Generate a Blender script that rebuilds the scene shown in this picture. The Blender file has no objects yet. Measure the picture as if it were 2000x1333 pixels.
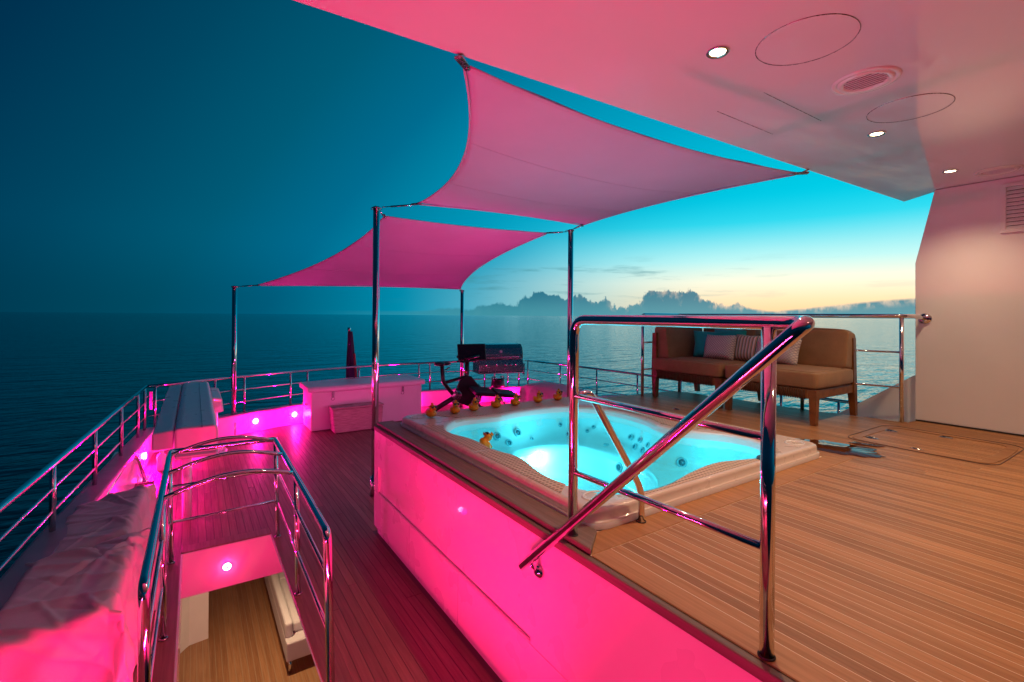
import bpy, bmesh, math, random
from mathutils import Vector, Matrix, noise

random.seed(7)
R = math.radians
scene = bpy.context.scene
col = scene.collection

# ------------------------------------------------------------------ camera
YAW = R(33.7)
cam_data = bpy.data.cameras.new('camera')
cam_data.sensor_width = 36.0
cam_data.lens = 36.0 * 930.0 / 2000.0
cam_data.shift_y = -49.5 / 2000.0
cam_data.clip_start = 0.05
cam_data.clip_end = 200000
cam = bpy.data.objects.new('camera', cam_data)
col.objects.link(cam)
CAM = Vector((0, 0, 1.0))
fwd = Vector((math.sin(YAW), math.cos(YAW), 0))
rot = fwd.to_track_quat('-Z', 'Y').to_matrix().to_4x4()
cam.matrix_world = Matrix.Translation(CAM) @ rot @ Matrix.Rotation(math.atan(0.0076), 4, 'Z')
scene.camera = cam

# ------------------------------------------------------------------ view + world
scene.view_settings.view_transform = 'Standard'
scene.view_settings.look = 'None'
scene.view_settings.exposure = 0.0
scene.view_settings.gamma = 1.0
scene.cycles.max_bounces = 8
scene.cycles.diffuse_bounces = 4
scene.cycles.glossy_bounces = 5
scene.cycles.transparent_max_bounces = 10
scene.cycles.sample_clamp_indirect = 4.0
scene.cycles.use_denoising = True


def lin(c):
    def f(v):
        v = v / 255.0
        return v / 12.92 if v <= 0.04045 else ((v + 0.055) / 1.055) ** 2.4
    return (f(c[0]), f(c[1]), f(c[2]), 1.0)


class NT:
    """small helper for wiring nodes"""
    def __init__(self, tree):
        self.t = tree
        tree.nodes.clear()

    def n(self, typ, **kw):
        nd = self.t.nodes.new(typ)
        for k, v in kw.items():
            if k == 'inp':
                for kk, vv in v.items():
                    self.set(nd, kk, vv)
            else:
                setattr(nd, k, v)
        return nd

    def set(self, nd, key, val):
        s = nd.inputs[key]
        if isinstance(val, bpy.types.NodeSocket):
            self.t.links.new(val, s)
        else:
            s.default_value = val

    def math(self, op, a, b=None, c=None, clamp=False):
        nd = self.n('ShaderNodeMath', operation=op, use_clamp=clamp)
        self.set(nd, 0, a)
        if b is not None: self.set(nd, 1, b)
        if c is not None: self.set(nd, 2, c)
        return nd.outputs[0]

    def smooth(self, x, lo, hi, a=0.0, b=1.0):
        nd = self.n('ShaderNodeMapRange', interpolation_type='SMOOTHSTEP')
        self.set(nd, 0, x); self.set(nd, 1, lo); self.set(nd, 2, hi); self.set(nd, 3, a); self.set(nd, 4, b)
        return nd.outputs[0]

    def mix(self, f, a, b, mode='MIX'):
        nd = self.n('ShaderNodeMix', data_type='RGBA', blend_type=mode)
        self.set(nd, 0, f); self.set(nd, 6, a); self.set(nd, 7, b)
        return nd.outputs[2]

    def ramp(self, f, stops, interp='LINEAR'):
        nd = self.n('ShaderNodeValToRGB')
        cr = nd.color_ramp
        cr.interpolation = interp
        while len(cr.elements) < len(stops): cr.elements.new(0.5)
        for e, (p, c) in zip(cr.elements, stops):
            e.position = p; e.color = c
        self.set(nd, 0, f)
        return nd.outputs[0]

    def noise(self, vec, scale, detail=3, rough=0.5, out=0, **kw):
        nd = self.n('ShaderNodeTexNoise')
        self.set(nd, 'Vector', vec); self.set(nd, 'Scale', scale)
        self.set(nd, 'Detail', detail); self.set(nd, 'Roughness', rough)
        for k, v in kw.items(): self.set(nd, k, v)
        return nd.outputs[out]


world = bpy.data.worlds.new('World')
scene.world = world
world.use_nodes = True
w = NT(world.node_tree)
tc = w.n('ShaderNodeTexCoord').outputs['Generated']
GLOW = YAW + R(46)
gs = (math.sin(GLOW), math.cos(GLOW), 0.0)
dotn = w.n('ShaderNodeVectorMath', operation='DOT_PRODUCT')
w.set(dotn, 0, tc); w.set(dotn, 1, gs)
d = dotn.outputs['Value']
sep = w.n('ShaderNodeSeparateXYZ'); w.set(sep, 0, tc)
sx, sy, sz = sep.outputs
flat = w.math('SQRT', w.math('ADD', w.math('MULTIPLY', sx, sx), w.math('ADD', w.math('MULTIPLY', sy, sy), 1e-5)))
az = w.math('DIVIDE', d, flat)             # cosine of the azimuth to the afterglow
el = w.math('DIVIDE', sz, flat)            # tangent of the elevation
d2 = w.math('SUBTRACT', d, w.math('MULTIPLY', w.math('MAXIMUM', sz, 0.0), 0.6))
pos = w.math('MULTIPLY_ADD', d2, 0.5, 0.5)
P_ = lambda v: (v + 1) / 2
base = w.ramp(pos, [(0.0, lin((0, 26, 46))), (P_(-.5), lin((0, 38, 64))), (P_(-.28), lin((0, 50, 80))), (P_(-.1), lin((0, 70, 98))),
                    (P_(.1), lin((0, 90, 118))), (P_(.28), lin((0, 108, 144))), (P_(.46), lin((0, 142, 176))), (P_(.62), lin((0, 166, 200))),
                    (P_(.78), lin((0, 198, 226))), (P_(.90), lin((0, 212, 236))), (1.0, lin((60, 222, 240)))])
# grey-teal band low over the sea away from the glow
lowdark = w.smooth(el, 0.0, 0.16, 0.66, 1.0)
lowmix = w.smooth(az, 0.2, 0.75, 1.0, 0.0)
lowf = w.math('ADD', w.math('MULTIPLY', lowdark, lowmix), w.math('SUBTRACT', 1.0, lowmix))
base = w.mix(1.0, base, w.n('ShaderNodeCombineColor', inp={0: lowf, 1: lowf, 2: lowf}).outputs[0], 'MULTIPLY')
# warm afterglow hugging the horizon
warm = w.ramp(w.math('DIVIDE', el, 0.24), [(0.0, lin((255, 196, 134))), (0.14, lin((255, 220, 170))), (0.28, lin((250, 240, 210))),
                                          (0.45, lin((186, 236, 232))), (0.75, lin((70, 218, 234))), (1.0, lin((0, 206, 232)))])
wel = w.smooth(el, 0.10, 0.26, 1.0, 0.0)
waz = w.smooth(az, 0.62, 0.98)
sky = w.mix(w.math('MULTIPLY', wel, waz), base, warm)
# pale haze further round to the left of the glow
hz = w.math('MULTIPLY', w.smooth(el, 0.02, 0.14, 1.0, 0.0), w.smooth(az, 0.5, 0.8))
hz = w.math('MULTIPLY', hz, w.math('SUBTRACT', 1.0, w.math('MULTIPLY', waz, 0.9)))
sky = w.mix(w.math('MULTIPLY', hz, 0.5), sky, lin((170, 205, 198)))
# clouds: azimuth angle and elevation as a flat chart
ang = w.math('ARCTAN2', sx, sy)
chart = w.n('ShaderNodeCombineXYZ', inp={0: w.math('MULTIPLY', ang, 1.0), 1: w.math('MULTIPLY', el, 0.55)}).outputs[0]
n1 = w.noise(chart, 13.0, 5, 0.6)
n2 = w.noise(chart, 34.0, 4, 0.6)
top = w.math('ADD', w.math('MULTIPLY', w.math('SUBTRACT', n1, 0.5), 0.16), w.math('MULTIPLY', w.math('SUBTRACT', n2, 0.5), 0.025))
hump = w.math('MULTIPLY', w.smooth(ang, R(20), R(42)), w.smooth(ang, R(54), R(63), 1.0, 0.0))
wedge = w.math('MULTIPLY', w.smooth(ang, R(58), R(76)), 0.026)
bank = w.math('ADD', w.math('ADD', 0.008, wedge), w.math('MULTIPLY', hump, w.math('ADD', 0.033, top)))
dep = w.math('SUBTRACT', bank, el)
cm = w.smooth(dep, -0.002, 0.004)
vis = w.smooth(az, 0.35, 0.7, 0.0, 0.92)
edge_w = w.math('MULTIPLY', w.smooth(dep, 0.0, 0.016, 1.0, 0.0), w.smooth(w.noise(chart, 60.0, 3, 0.6), 0.42, 0.7))
cloudcol = w.mix(w.smooth(el, 0.0, 0.055), lin((58, 140, 156)), lin((16, 104, 130)))
cloudcol = w.mix(w.math('MULTIPLY', w.smooth(w.noise(chart, 22.0, 5, 0.65), 0.5, 0.75), 0.35), cloudcol, lin((84, 150, 160)))
cloudcol = w.mix(w.math('MULTIPLY', edge_w, w.smooth(az, 0.75, 0.95, 0.0, 0.7)), cloudcol, lin((250, 215, 180)))
sky = w.mix(w.math('MULTIPLY', cm, vis), sky, cloudcol)
# thin streaks above the bank
stv = w.n('ShaderNodeCombineXYZ', inp={0: w.math('MULTIPLY', ang, 3.0), 1: w.math('MULTIPLY', el, 26.0)}).outputs[0]
st = w.smooth(w.noise(stv, 2.2, 5, 0.6), 0.52, 0.72)
st = w.math('MULTIPLY', st, w.math('MULTIPLY', w.smooth(el, 0.02, 0.05), w.smooth(el, 0.09, 0.13, 1.0, 0.0)))
st = w.math('MULTIPLY', st, w.math('MULTIPLY', w.smooth(az, 0.4, 0.62), w.smooth(az, 0.86, 0.98, 1.0, 0.25)))
sky = w.mix(w.math('MULTIPLY', st, 0.55), sky, lin((70, 140, 150)))
glow = w.math('MULTIPLY_ADD', w.math('MULTIPLY', w.smooth(el, 0.03, 0.30, 1.0, 0.0), waz), 0.22, 1.0)
bg = w.n('ShaderNodeBackground', inp={'Color': sky, 'Strength': glow})
w.n('ShaderNodeOutputWorld', inp={'Surface': bg.outputs[0]})


# ------------------------------------------------------------------ materials
MATS = {}


def new_mat(name):
    m = bpy.data.materials.new(name)
    m.use_nodes = True
    t = NT(m.node_tree)
    out = t.n('ShaderNodeOutputMaterial')
    p = t.n('ShaderNodeBsdfPrincipled')
    t.set(out, 'Surface', p.outputs[0])
    MATS[name] = m
    return m, t, p, out


def bump(t, p, height, strength=0.3, dist=0.01):
    b = t.n('ShaderNodeBump', inp={'Strength': strength, 'Distance': dist, 'Height': height})
    t.set(p, 'Normal', b.outputs[0])


def simple(name, rgb, rough=0.5, metal=0.0, var=0.0, scale=8.0, coat=0.0, bumps=0.0, bscale=60.0, **kw):
    m, t, p, out = new_mat(name)
    g = t.n('ShaderNodeNewGeometry').outputs['Position']
    c = (rgb[0], rgb[1], rgb[2], 1)
    if var:
        nz = t.noise(g, scale, 4, 0.6)
        cc = t.mix(t.smooth(nz, 0.3, 0.7), tuple(v * (1 - var) for v in rgb) + (1,), tuple(min(1, v * (1 + var)) for v in rgb) + (1,))
        t.set(p, 'Base Color', cc)
        t.set(p, 'Roughness', t.smooth(t.noise(g, scale * 2.3, 3), 0.3, 0.7, rough * 0.85, min(1, rough * 1.15)))
    else:
        t.set(p, 'Base Color', c); t.set(p, 'Roughness', rough)
    t.set(p, 'Metallic', metal)
    t.set(p, 'Coat Weight', coat); t.set(p, 'Coat Roughness', 0.03)
    if bumps:
        bump(t, p, t.noise(g, bscale, 3), bumps, 0.004)
    for k, v in kw.items(): t.set(p, k, v)
    return m


def teak(name, c1, c2, c3, rough=0.45):
    m, t, p, out = new_mat(name)
    g = t.n('ShaderNodeNewGeometry').outputs['Position']
    mp = t.n('ShaderNodeMapping', inp={'Vector': g, 'Scale': (60, 2.2, 60)}).outputs[0]
    rnd = t.n('ShaderNodeObjectInfo').outputs['Random']
    off = t.n('ShaderNodeVectorMath', operation='ADD')
    t.set(off, 0, mp)
    t.set(off, 1, t.n('ShaderNodeCombineXYZ', inp={1: t.math('MULTIPLY', rnd, 50.0), 2: t.math('MULTIPLY', rnd, 31.0)}).outputs[0])
    grain = t.noise(off.outputs[0], 1.0, 5, 0.65)
    base = t.ramp(rnd, [(0, lin(c1)), (0.5, lin(c2)), (1, lin(c3))])
    dark = t.mix(1.0, base, (0.74, 0.71, 0.68, 1), 'MULTIPLY')
    cc = t.mix(t.smooth(grain, 0.3, 0.72), dark, base)
    blot = t.noise(g, 1.7, 3, 0.6)
    cc = t.mix(t.math('MULTIPLY', t.smooth(blot, 0.45, 0.75), 0.35), cc, t.mix(1.0, cc, (0.7, 0.66, 0.66, 1), 'MULTIPLY'))
    t.set(p, 'Base Color', cc)
    t.set(p, 'Roughness', t.smooth(grain, 0.2, 0.8, rough + 0.1, rough - 0.08))
    bump(t, p, grain, 0.25, 0.002)
    return m


teak('teak_warm', (154, 106, 62), (171, 119, 71), (190, 136, 86), 0.5)
teak('teak_lower', (132, 98, 88), (143, 107, 95), (157, 119, 104), 0.42)
teak('teak_grey', (116, 100, 92), (126, 108, 98), (138, 118, 106), 0.5)
teak('teak_interior', (166, 118, 82), (174, 126, 88), (186, 138, 98), 0.4)
teak('teak_wet', (92, 50, 26), (98, 54, 28), (104, 58, 30), 0.16)
simple('caulk_light', (0.72, 0.56, 0.40), 0.7)
simple('caulk_tan', (0.40, 0.28, 0.18), 0.7)
simple('caulk_dark', (0.035, 0.03, 0.03), 0.6)
simple('caulk_mid', (0.13, 0.09, 0.08), 0.6)
simple('gelcoat', (0.80, 0.80, 0.80), 0.22, coat=0.6, var=0.02, scale=2.0)
simple('panel_gloss', (0.80, 0.79, 0.79), 0.30, coat=0.5, var=0.02, scale=1.5)
simple('wall_paint', (0.84, 0.83, 0.84), 0.38, var=0.02, scale=2.0)
simple('locker_white', (0.78, 0.78, 0.80), 0.35, var=0.02, scale=3.0)
simple('boom_white', (0.76, 0.77, 0.79), 0.32, var=0.025, scale=3.0, coat=0.2)
simple('cap_paint', (0.26, 0.27, 0.32), 0.35, var=0.05, scale=3.0)
simple('rubber_black', (0.015, 0.015, 0.017), 0.5)
simple('plastic_black', (0.012, 0.012, 0.014), 0.28)
simple('screen_black', (0.01, 0.01, 0.012), 0.12)
simple('leather_black', (0.014, 0.014, 0.018), 0.38, bumps=0.1, bscale=200)
simple('steel_dark', (0.32, 0.32, 0.34), 0.26, metal=1.0, var=0.06, scale=20)
simple('red_plastic', (0.6, 0.03, 0.03), 0.35)
simple('duck_yellow', (0.80, 0.27, 0.005), 0.35, var=0.06, scale=30)
simple('duck_orange', (0.72, 0.07, 0.02), 0.35)
simple('white_plastic', (0.8, 0.8, 0.82), 0.3)
simple('jet_grey', (0.07, 0.16, 0.2), 0.25)
simple('jet_ring', (0.32, 0.45, 0.5), 0.22)
simple('sofa_wood', (0.22, 0.085, 0.026), 0.42, var=0.25, scale=14)
simple('rope_brown', (0.10, 0.045, 0.022), 0.8)
simple('pale_upholstery', (0.62, 0.58, 0.60), 0.8, bumps=0.2, bscale=300)
simple('flag_navy', (0.006, 0.01, 0.04), 0.8)
simple('flag_red', (0.16, 0.012, 0.03), 0.8)
simple('skin_hull', (0.7, 0.7, 0.72), 0.3, var=0.02)

# polished stainless tube
m, t, p, out = new_mat('chrome')
g = t.n('ShaderNodeNewGeometry').outputs['Position']
t.set(p, 'Base Color', (0.78, 0.78, 0.79, 1)); t.set(p, 'Metallic', 1.0)
t.set(p, 'Roughness', t.smooth(t.noise(g, 9.0, 4, 0.6), 0.3, 0.75, 0.035, 0.11))

# glossy overhead gelcoat
m, t, p, out = new_mat('ceiling_gloss')
g = t.n('ShaderNodeNewGeometry').outputs['Position']
t.set(p, 'Base Color', (0.80, 0.79, 0.82, 1)); t.set(p, 'Roughness', 0.06); t.set(p, 'IOR', 1.55)
t.set(p, 'Coat Weight', 0.5); t.set(p, 'Coat Roughness', 0.02)
bump(t, p, t.noise(g, 1.3, 2, 0.5), 0.05, 0.02)

# woven cloths
def weave(name, rgb, var, scale=420.0, rough=0.9, strength=0.35):
    m, t, p, out = new_mat(name)
    g = t.n('ShaderNodeNewGeometry').outputs['Position']
    k = t.noise(g, scale, 2, 0.5)
    big = t.noise(g, 6.0, 3, 0.6)
    f = t.math('MULTIPLY_ADD', t.math('SUBTRACT', k, 0.5), 1.6, t.math('MULTIPLY', big, 1.0), clamp=True)
    cc = t.mix(f, tuple(v * (1 - var) for v in rgb) + (1,), tuple(v * (1 + var) for v in rgb) + (1,))
    t.set(p, 'Base Color', cc); t.set(p, 'Roughness', rough)
    t.set(p, 'Sheen Weight', 0.15)
    bump(t, p, k, strength, 0.003)
    return m


weave('sofa_fabric', (0.32, 0.18, 0.088), 0.3)
weave('teal_fabric', (0.012, 0.52, 0.52), 0.25)
weave('cover_cloth', (0.72, 0.68, 0.66), 0.06, 260, 0.75, 0.2)
weave('wicker', (0.50, 0.40, 0.36), 0.3, 120, 0.8, 0.6)

# wicker basket: horizontal weave
m, t, p, out = new_mat('basket_weave')
g = t.n('ShaderNodeNewGeometry').outputs['Position']
mp = t.n('ShaderNodeMapping', inp={'Vector': g, 'Scale': (4, 4, 90)}).outputs[0]
k = t.noise(mp, 1.6, 4, 0.6)
t.set(p, 'Base Color', t.mix(t.smooth(k, 0.3, 0.7), (0.26, 0.21, 0.19, 1), (0.55, 0.47, 0.43, 1)))
t.set(p, 'Roughness', 0.75)
bump(t, p, k, 0.6, 0.006)

# patterned pillow cloths
def pattern(name, kind):
    m, t, p, out = new_mat(name)
    o = t.n('ShaderNodeTexCoord').outputs['Object']
    s = t.n('ShaderNodeSeparateXYZ'); t.set(s, 0, o)
    a, b = s.outputs[1], s.outputs[2]
    if kind == 'stripe':
        ph = t.math('FRACT', t.math('MULTIPLY', a, 26.0))
        cc = t.ramp(ph, [(0.0, lin((225, 215, 205))), (0.4, lin((225, 215, 205))), (0.42, lin((40, 120, 130))), (0.6, lin((40, 120, 130))),
                         (0.62, lin((205, 175, 130))), (0.8, lin((205, 175, 130))), (0.82, lin((110, 60, 90))), (0.9, lin((225, 215, 205)))], 'CONSTANT')
    else:
        u = t.math('ABSOLUTE', t.math('SUBTRACT', t.math('FRACT', t.math('MULTIPLY', t.math('ADD', a, b), 34.0)), 0.5))
        v = t.math('ABSOLUTE', t.math('SUBTRACT', t.math('FRACT', t.math('MULTIPLY', t.math('SUBTRACT', a, b), 34.0)), 0.5))
        mm = t.math('MAXIMUM', t.smooth(u, 0.36, 0.42), t.smooth(v, 0.36, 0.42))
        cc = t.mix(mm, lin((222, 212, 208)), lin((150, 140, 160)))
    t.set(p, 'Base Color', cc); t.set(p, 'Roughness', 0.9)


pattern('stripe_cloth', 'stripe')
pattern('lattice_cloth', 'lattice')

# awning cloth: thin, lets some sky light through
m = bpy.data.materials.new('awning_cloth'); m.use_nodes = True; MATS['awning_cloth'] = m
t = NT(m.node_tree)
g = t.n('ShaderNodeNewGeometry').outputs['Position']
cl = t.mix(t.smooth(t.noise(g, 1.6, 5, 0.6), 0.3, 0.75), (0.80, 0.68, 0.82, 1), (0.86, 0.74, 0.88, 1))
bm_ = t.n('ShaderNodeBump', inp={'Strength': 0.25, 'Distance': 0.01, 'Height': t.noise(g, 5.0, 4, 0.6)}).outputs[0]
df = t.n('ShaderNodeBsdfDiffuse', inp={'Color': cl, 'Normal': bm_})
tl = t.n('ShaderNodeBsdfTranslucent', inp={'Color': (0.80, 0.66, 0.95, 1)})
mx = t.n('ShaderNodeMixShader', inp={0: 0.40, 1: df.outputs[0], 2: tl.outputs[0]})
t.n('ShaderNodeOutputMaterial', inp={'Surface': mx.outputs[0]})

# open sea
m, t, p, out = new_mat('sea_water')
g = t.n('ShaderNodeNewGeometry').outputs['Position']
mp = t.n('ShaderNodeMapping', inp={'Vector': g, 'Rotation': (0, 0, R(-20)), 'Scale': (0.11, 0.30, 1)}).outputs[0]
n_a = t.noise(mp, 1.0, 4, 0.55, Distortion=0.4)
mp2 = t.n('ShaderNodeMapping', inp={'Vector': g, 'Rotation': (0, 0, R(12)), 'Scale': (0.35, 0.8, 1)}).outputs[0]
n_b = t.noise(mp2, 1.0, 3, 0.5)
h = t.math('ADD', t.math('MULTIPLY', n_a, 1.0), t.math('MULTIPLY', n_b, 0.25))
t.set(p, 'Base Color', (0.0, 0.040, 0.050, 1)); t.set(p, 'Roughness', 0.10); t.set(p, 'IOR', 1.48)
bump(t, p, h, 0.62, 1.0)

# spa shell and grip pads
simple('spa_rim', (0.68, 0.56, 0.49), 0.3, coat=0.3, var=0.03, scale=5)
simple('spa_shell', (0.80, 0.76, 0.75), 0.2, coat=0.4, var=0.02, scale=4)
m, t, p, out = new_mat('spa_pad')
g = t.n('ShaderNodeNewGeometry').outputs['Position']
s = t.n('ShaderNodeSeparateXYZ'); t.set(s, 0, g)
fx = t.math('SUBTRACT', t.math('FRACT', t.math('MULTIPLY', s.outputs[0], 34.0)), 0.5)
fy = t.math('SUBTRACT', t.math('FRACT', t.math('MULTIPLY', s.outputs[1], 34.0)), 0.5)
rr = t.math('SQRT', t.math('ADD', t.math('MULTIPLY', fx, fx), t.math('MULTIPLY', fy, fy)))
dot = t.smooth(rr, 0.24, 0.36, 1.0, 0.0)
t.set(p, 'Base Color', t.mix(dot, (0.62, 0.48, 0.36, 1), (0.26, 0.17, 0.11, 1)))
t.set(p, 'Roughness', 0.55)
bump(t, p, dot, -0.6, 0.004)

# spa water: fresnel sheet over a clear body
m = bpy.data.materials.new('spa_water'); m.use_nodes = True; MATS['spa_water'] = m
t = NT(m.node_tree)
g = t.n('ShaderNodeNewGeometry').outputs['Position']
bp = t.n('ShaderNodeBump', inp={'Strength': 0.16, 'Distance': 0.02, 'Height': t.noise(g, 8.0, 3, 0.5)}).outputs[0]
fr = t.n('ShaderNodeFresnel', inp={'IOR': 1.33, 'Normal': bp}).outputs[0]
tr = t.n('ShaderNodeBsdfTransparent', inp={'Color': (0.36, 0.95, 1.0, 1)})
gl = t.n('ShaderNodeBsdfGlossy', inp={'Roughness': 0.02, 'Normal': bp})
mx = t.n('ShaderNodeMixShader', inp={0: t.math('MULTIPLY', fr, 1.0), 1: tr.outputs[0], 2: gl.outputs[0]})
t.n('ShaderNodeOutputMaterial', inp={'Surface': mx.outputs[0]})

# puddle on the teak
m = bpy.data.materials.new('puddle_water'); m.use_nodes = True; MATS['puddle_water'] = m
t = NT(m.node_tree)
fr = t.n('ShaderNodeFresnel', inp={'IOR': 1.33}).outputs[0]
tr = t.n('ShaderNodeBsdfTransparent', inp={'Color': (0.45, 0.32, 0.24, 1)})
gl = t.n('ShaderNodeBsdfGlossy', inp={'Roughness': 0.02})
mx = t.n('ShaderNodeMixShader', inp={0: fr, 1: tr.outputs[0], 2: gl.outputs[0]})
t.n('ShaderNodeOutputMaterial', inp={'Surface': mx.outputs[0]})


def emit(name, rgb, strength):
    m = bpy.data.materials.new(name); m.use_nodes = True; MATS[name] = m
    t = NT(m.node_tree)
    e = t.n('ShaderNodeEmission', inp={'Color': (rgb[0], rgb[1], rgb[2], 1), 'Strength': strength})
    t.n('ShaderNodeOutputMaterial', inp={'Surface': e.outputs[0]})


emit('lamp_warm', (1.0, 0.82, 0.5), 14.0)
emit('lamp_pink', (1.0, 0.35, 0.7), 20.0)
emit('lamp_spa', (0.55, 0.95, 1.0), 6.0)


# ------------------------------------------------------------------ mesh helpers
class MB:
    def __init__(self):
        self.v = []
        self.f = []
        self.sm = []

    def add(self, verts, faces, smooth=False):
        o = len(self.v)
        self.v += [Vector(x) for x in verts]
        for fc in faces:
            self.f.append([i + o for i in fc]); self.sm.append(smooth)
        return self

    def box(self, x0, x1, y0, y1, z0, z1, rz=0.0, c=None, bev=0.0, segs=2):
        bm = bmesh.new()
        bmesh.ops.create_cube(bm, size=1.0)
        for vt in bm.verts:
            vt.co = Vector(((x0 + x1) / 2 + vt.co.x * (x1 - x0), (y0 + y1) / 2 + vt.co.y * (y1 - y0), (z0 + z1) / 2 + vt.co.z * (z1 - z0)))
        return self._bm(bm, rz, c, bev, segs)

    def prism(self, poly, z0, z1, bev=0.0, axis='z', segs=2):
        """extrude a 2-D polygon; axis z: (x,y); axis x: (y,z) between x=z0..z1; axis y: (x,z)"""
        bm = bmesh.new()
        def mk(pt, k):
            if axis == 'z': return Vector((pt[0], pt[1], k))
            if axis == 'x': return Vector((k, pt[0], pt[1]))
            return Vector((pt[0], k, pt[1]))
        a = [bm.verts.new(mk(q, z0)) for q in poly]
        b = [bm.verts.new(mk(q, z1)) for q in poly]
        n = len(poly)
        bm.faces.new(a); bm.faces.new(b)
        for i in range(n):
            bm.faces.new((a[i], a[(i + 1) % n], b[(i + 1) % n], b[i]))
        bmesh.ops.recalc_face_normals(bm, faces=bm.faces)
        return self._bm(bm, 0, None, bev, segs)

    def _bm(self, bm, rz, c, bev, segs=2):
        if bev > 0:
            bmesh.ops.bevel(bm, geom=list(bm.edges), offset=bev, segments=segs, profile=0.5, affect='EDGES', clamp_overlap=True)
        if rz:
            cc = Vector(c) if c else Vector((0, 0, 0))
            bmesh.ops.rotate(bm, verts=bm.verts, cent=cc, matrix=Matrix.Rotation(rz, 3, 'Z'))
        bm.verts.index_update()
        self.add([vt.co.copy() for vt in bm.verts], [[vt.index for vt in fc.verts] for fc in bm.faces], False)
        bm.free()
        return self

    def tube(self, pts, r, seg=12, fillet=0.0, closed=False, caps=True, r_end=None):
        pts = [Vector(q) for q in pts]
        if fillet > 0 and len(pts) > 2:
            new = []
            n = len(pts)
            rng = range(n) if closed else range(1, n - 1)
            if not closed: new.append(pts[0])
            for i in rng:
                a, b, c = pts[i - 1], pts[i], pts[(i + 1) % n]
                l1, l2 = (a - b).length, (c - b).length
                k = min(fillet, l1 * 0.45, l2 * 0.45)
                p0 = b + (a - b).normalized() * k
                p1 = b + (c - b).normalized() * k
                for s_ in range(7):
                    u = s_ / 6
                    new.append((1 - u) ** 2 * p0 + 2 * u * (1 - u) * b + u * u * p1)
            if not closed: new.append(pts[-1])
            pts = new
        n = len(pts)
        tang = []
        for i in range(n):
            if closed: tg = pts[(i + 1) % n] - pts[i - 1]
            else: tg = pts[min(i + 1, n - 1)] - pts[max(i - 1, 0)]
            tang.append(tg.normalized())
        up = Vector((0, 0, 1))
        if abs(tang[0].dot(up)) > 0.95: up = Vector((1, 0, 0))
        nrm = (up - tang[0] * up.dot(tang[0])).normalized()
        vs, fs = [], []
        for i in range(n):
            if i:
                nrm = (nrm - tang[i] * nrm.dot(tang[i]))
                nrm = nrm.normalized() if nrm.length > 1e-6 else tang[i].orthogonal().normalized()
            bi = tang[i].cross(nrm)
            rad = r if r_end is None else r + (r_end - r) * i / (n - 1)
            for s_ in range(seg):
                a = 2 * math.pi * s_ / seg
                vs.append(pts[i] + (nrm * math.cos(a) + bi * math.sin(a)) * rad)
        m_ = n if closed else n - 1
        for i in range(m_):
            for s_ in range(seg):
                a = i * seg + s_; b = i * seg + (s_ + 1) % seg
                c = ((i + 1) % n) * seg + (s_ + 1) % seg; d_ = ((i + 1) % n) * seg + s_
                fs.append((a, b, c, d_))
        self.add(vs, fs, True)
        if caps and not closed:
            o = len(self.v) - len(vs)
            self.f.append([o + s_ for s_ in range(seg)][::-1]); self.sm.append(False)
            self.f.append([o + (n - 1) * seg + s_ for s_ in range(seg)]); self.sm.append(False)
        return self

    def lathe(self, prof, c=(0, 0, 0), seg=24, axis='z', smooth=True, sx=1.0, sy=1.0):
        vs, fs = [], []
        for (r, z) in prof:
            for s_ in range(seg):
                a = 2 * math.pi * s_ / seg
                q = Vector((r * math.cos(a) * sx, r * math.sin(a) * sy, z))
                if axis == 'y': q = Vector((q.x, -q.z, q.y))
                if axis == 'x': q = Vector((q.z, q.x, q.y))
                vs.append(q + Vector(c))
        n = len(prof)
        for i in range(n - 1):
            for s_ in range(seg):
                fs.append((i * seg + s_, i * seg + (s_ + 1) % seg, (i + 1) * seg + (s_ + 1) % seg, (i + 1) * seg + s_))
        self.add(vs, fs, smooth)
        return self

    def ball(self, c, r, sub=2):
        bm = bmesh.new()
        bmesh.ops.create_icosphere(bm, subdivisions=sub, radius=1.0)
        rr_ = r if hasattr(r, '__len__') else (r, r, r)
        bm.verts.index_update()
        self.add([Vector((vt.co.x * rr_[0], vt.co.y * rr_[1], vt.co.z * rr_[2])) + Vector(c) for vt in bm.verts],
                 [[vt.index for vt in fc.verts] for fc in bm.faces], True)
        bm.free()
        return self

    def xf(self, mat):
        self.v = [mat @ q for q in self.v]
        return self

    def build(self, name, mat, parent=None, weld=False):
        me = bpy.data.meshes.new(name)
        base = Vector((0, 0, 0))
        if parent is not None:
            base = wloc(parent)
        else:
            xs = [q.x for q in self.v]; ys = [q.y for q in self.v]; zs = [q.z for q in self.v]
            base = Vector(((min(xs) + max(xs)) / 2, (min(ys) + max(ys)) / 2, min(zs)))
        me.from_pydata([q - base for q in self.v], [], self.f)
        me.polygons.foreach_set('use_smooth', self.sm)
        me.update()
        bm = bmesh.new(); bm.from_mesh(me)
        if weld: bmesh.ops.remove_doubles(bm, verts=bm.verts, dist=1e-5)
        bmesh.ops.recalc_face_normals(bm, faces=bm.faces)
        bm.to_mesh(me); bm.free()
        me.materials.append(MATS[mat])
        o = bpy.data.objects.new(name, me)
        col.objects.link(o)
        if parent is not None: o.parent = parent
        else: o.location = base
        return o


def wloc(o):
    v = Vector(o.location)
    while o.parent is not None:
        o = o.parent
        v += Vector(o.location)
    return v


def tag(o, label=None, cat=None, group=None, kind=None):
    if label: o['label'] = label
    if cat: o['category'] = cat
    if group: o['group'] = group
    if kind: o['kind'] = kind
    return o


def thing(name, loc, label, cat, group=None):
    o = bpy.data.objects.new(name, None)
    o.empty_display_size = 0.1
    o.location = loc
    col.objects.link(o)
    return tag(o, label, cat, group)


def copy_tree(o, parent=None):
    c = o.copy(); col.objects.link(c)
    c.parent = parent
    for ch in list(o.children):
        copy_tree(ch, c)
    return c


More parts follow.
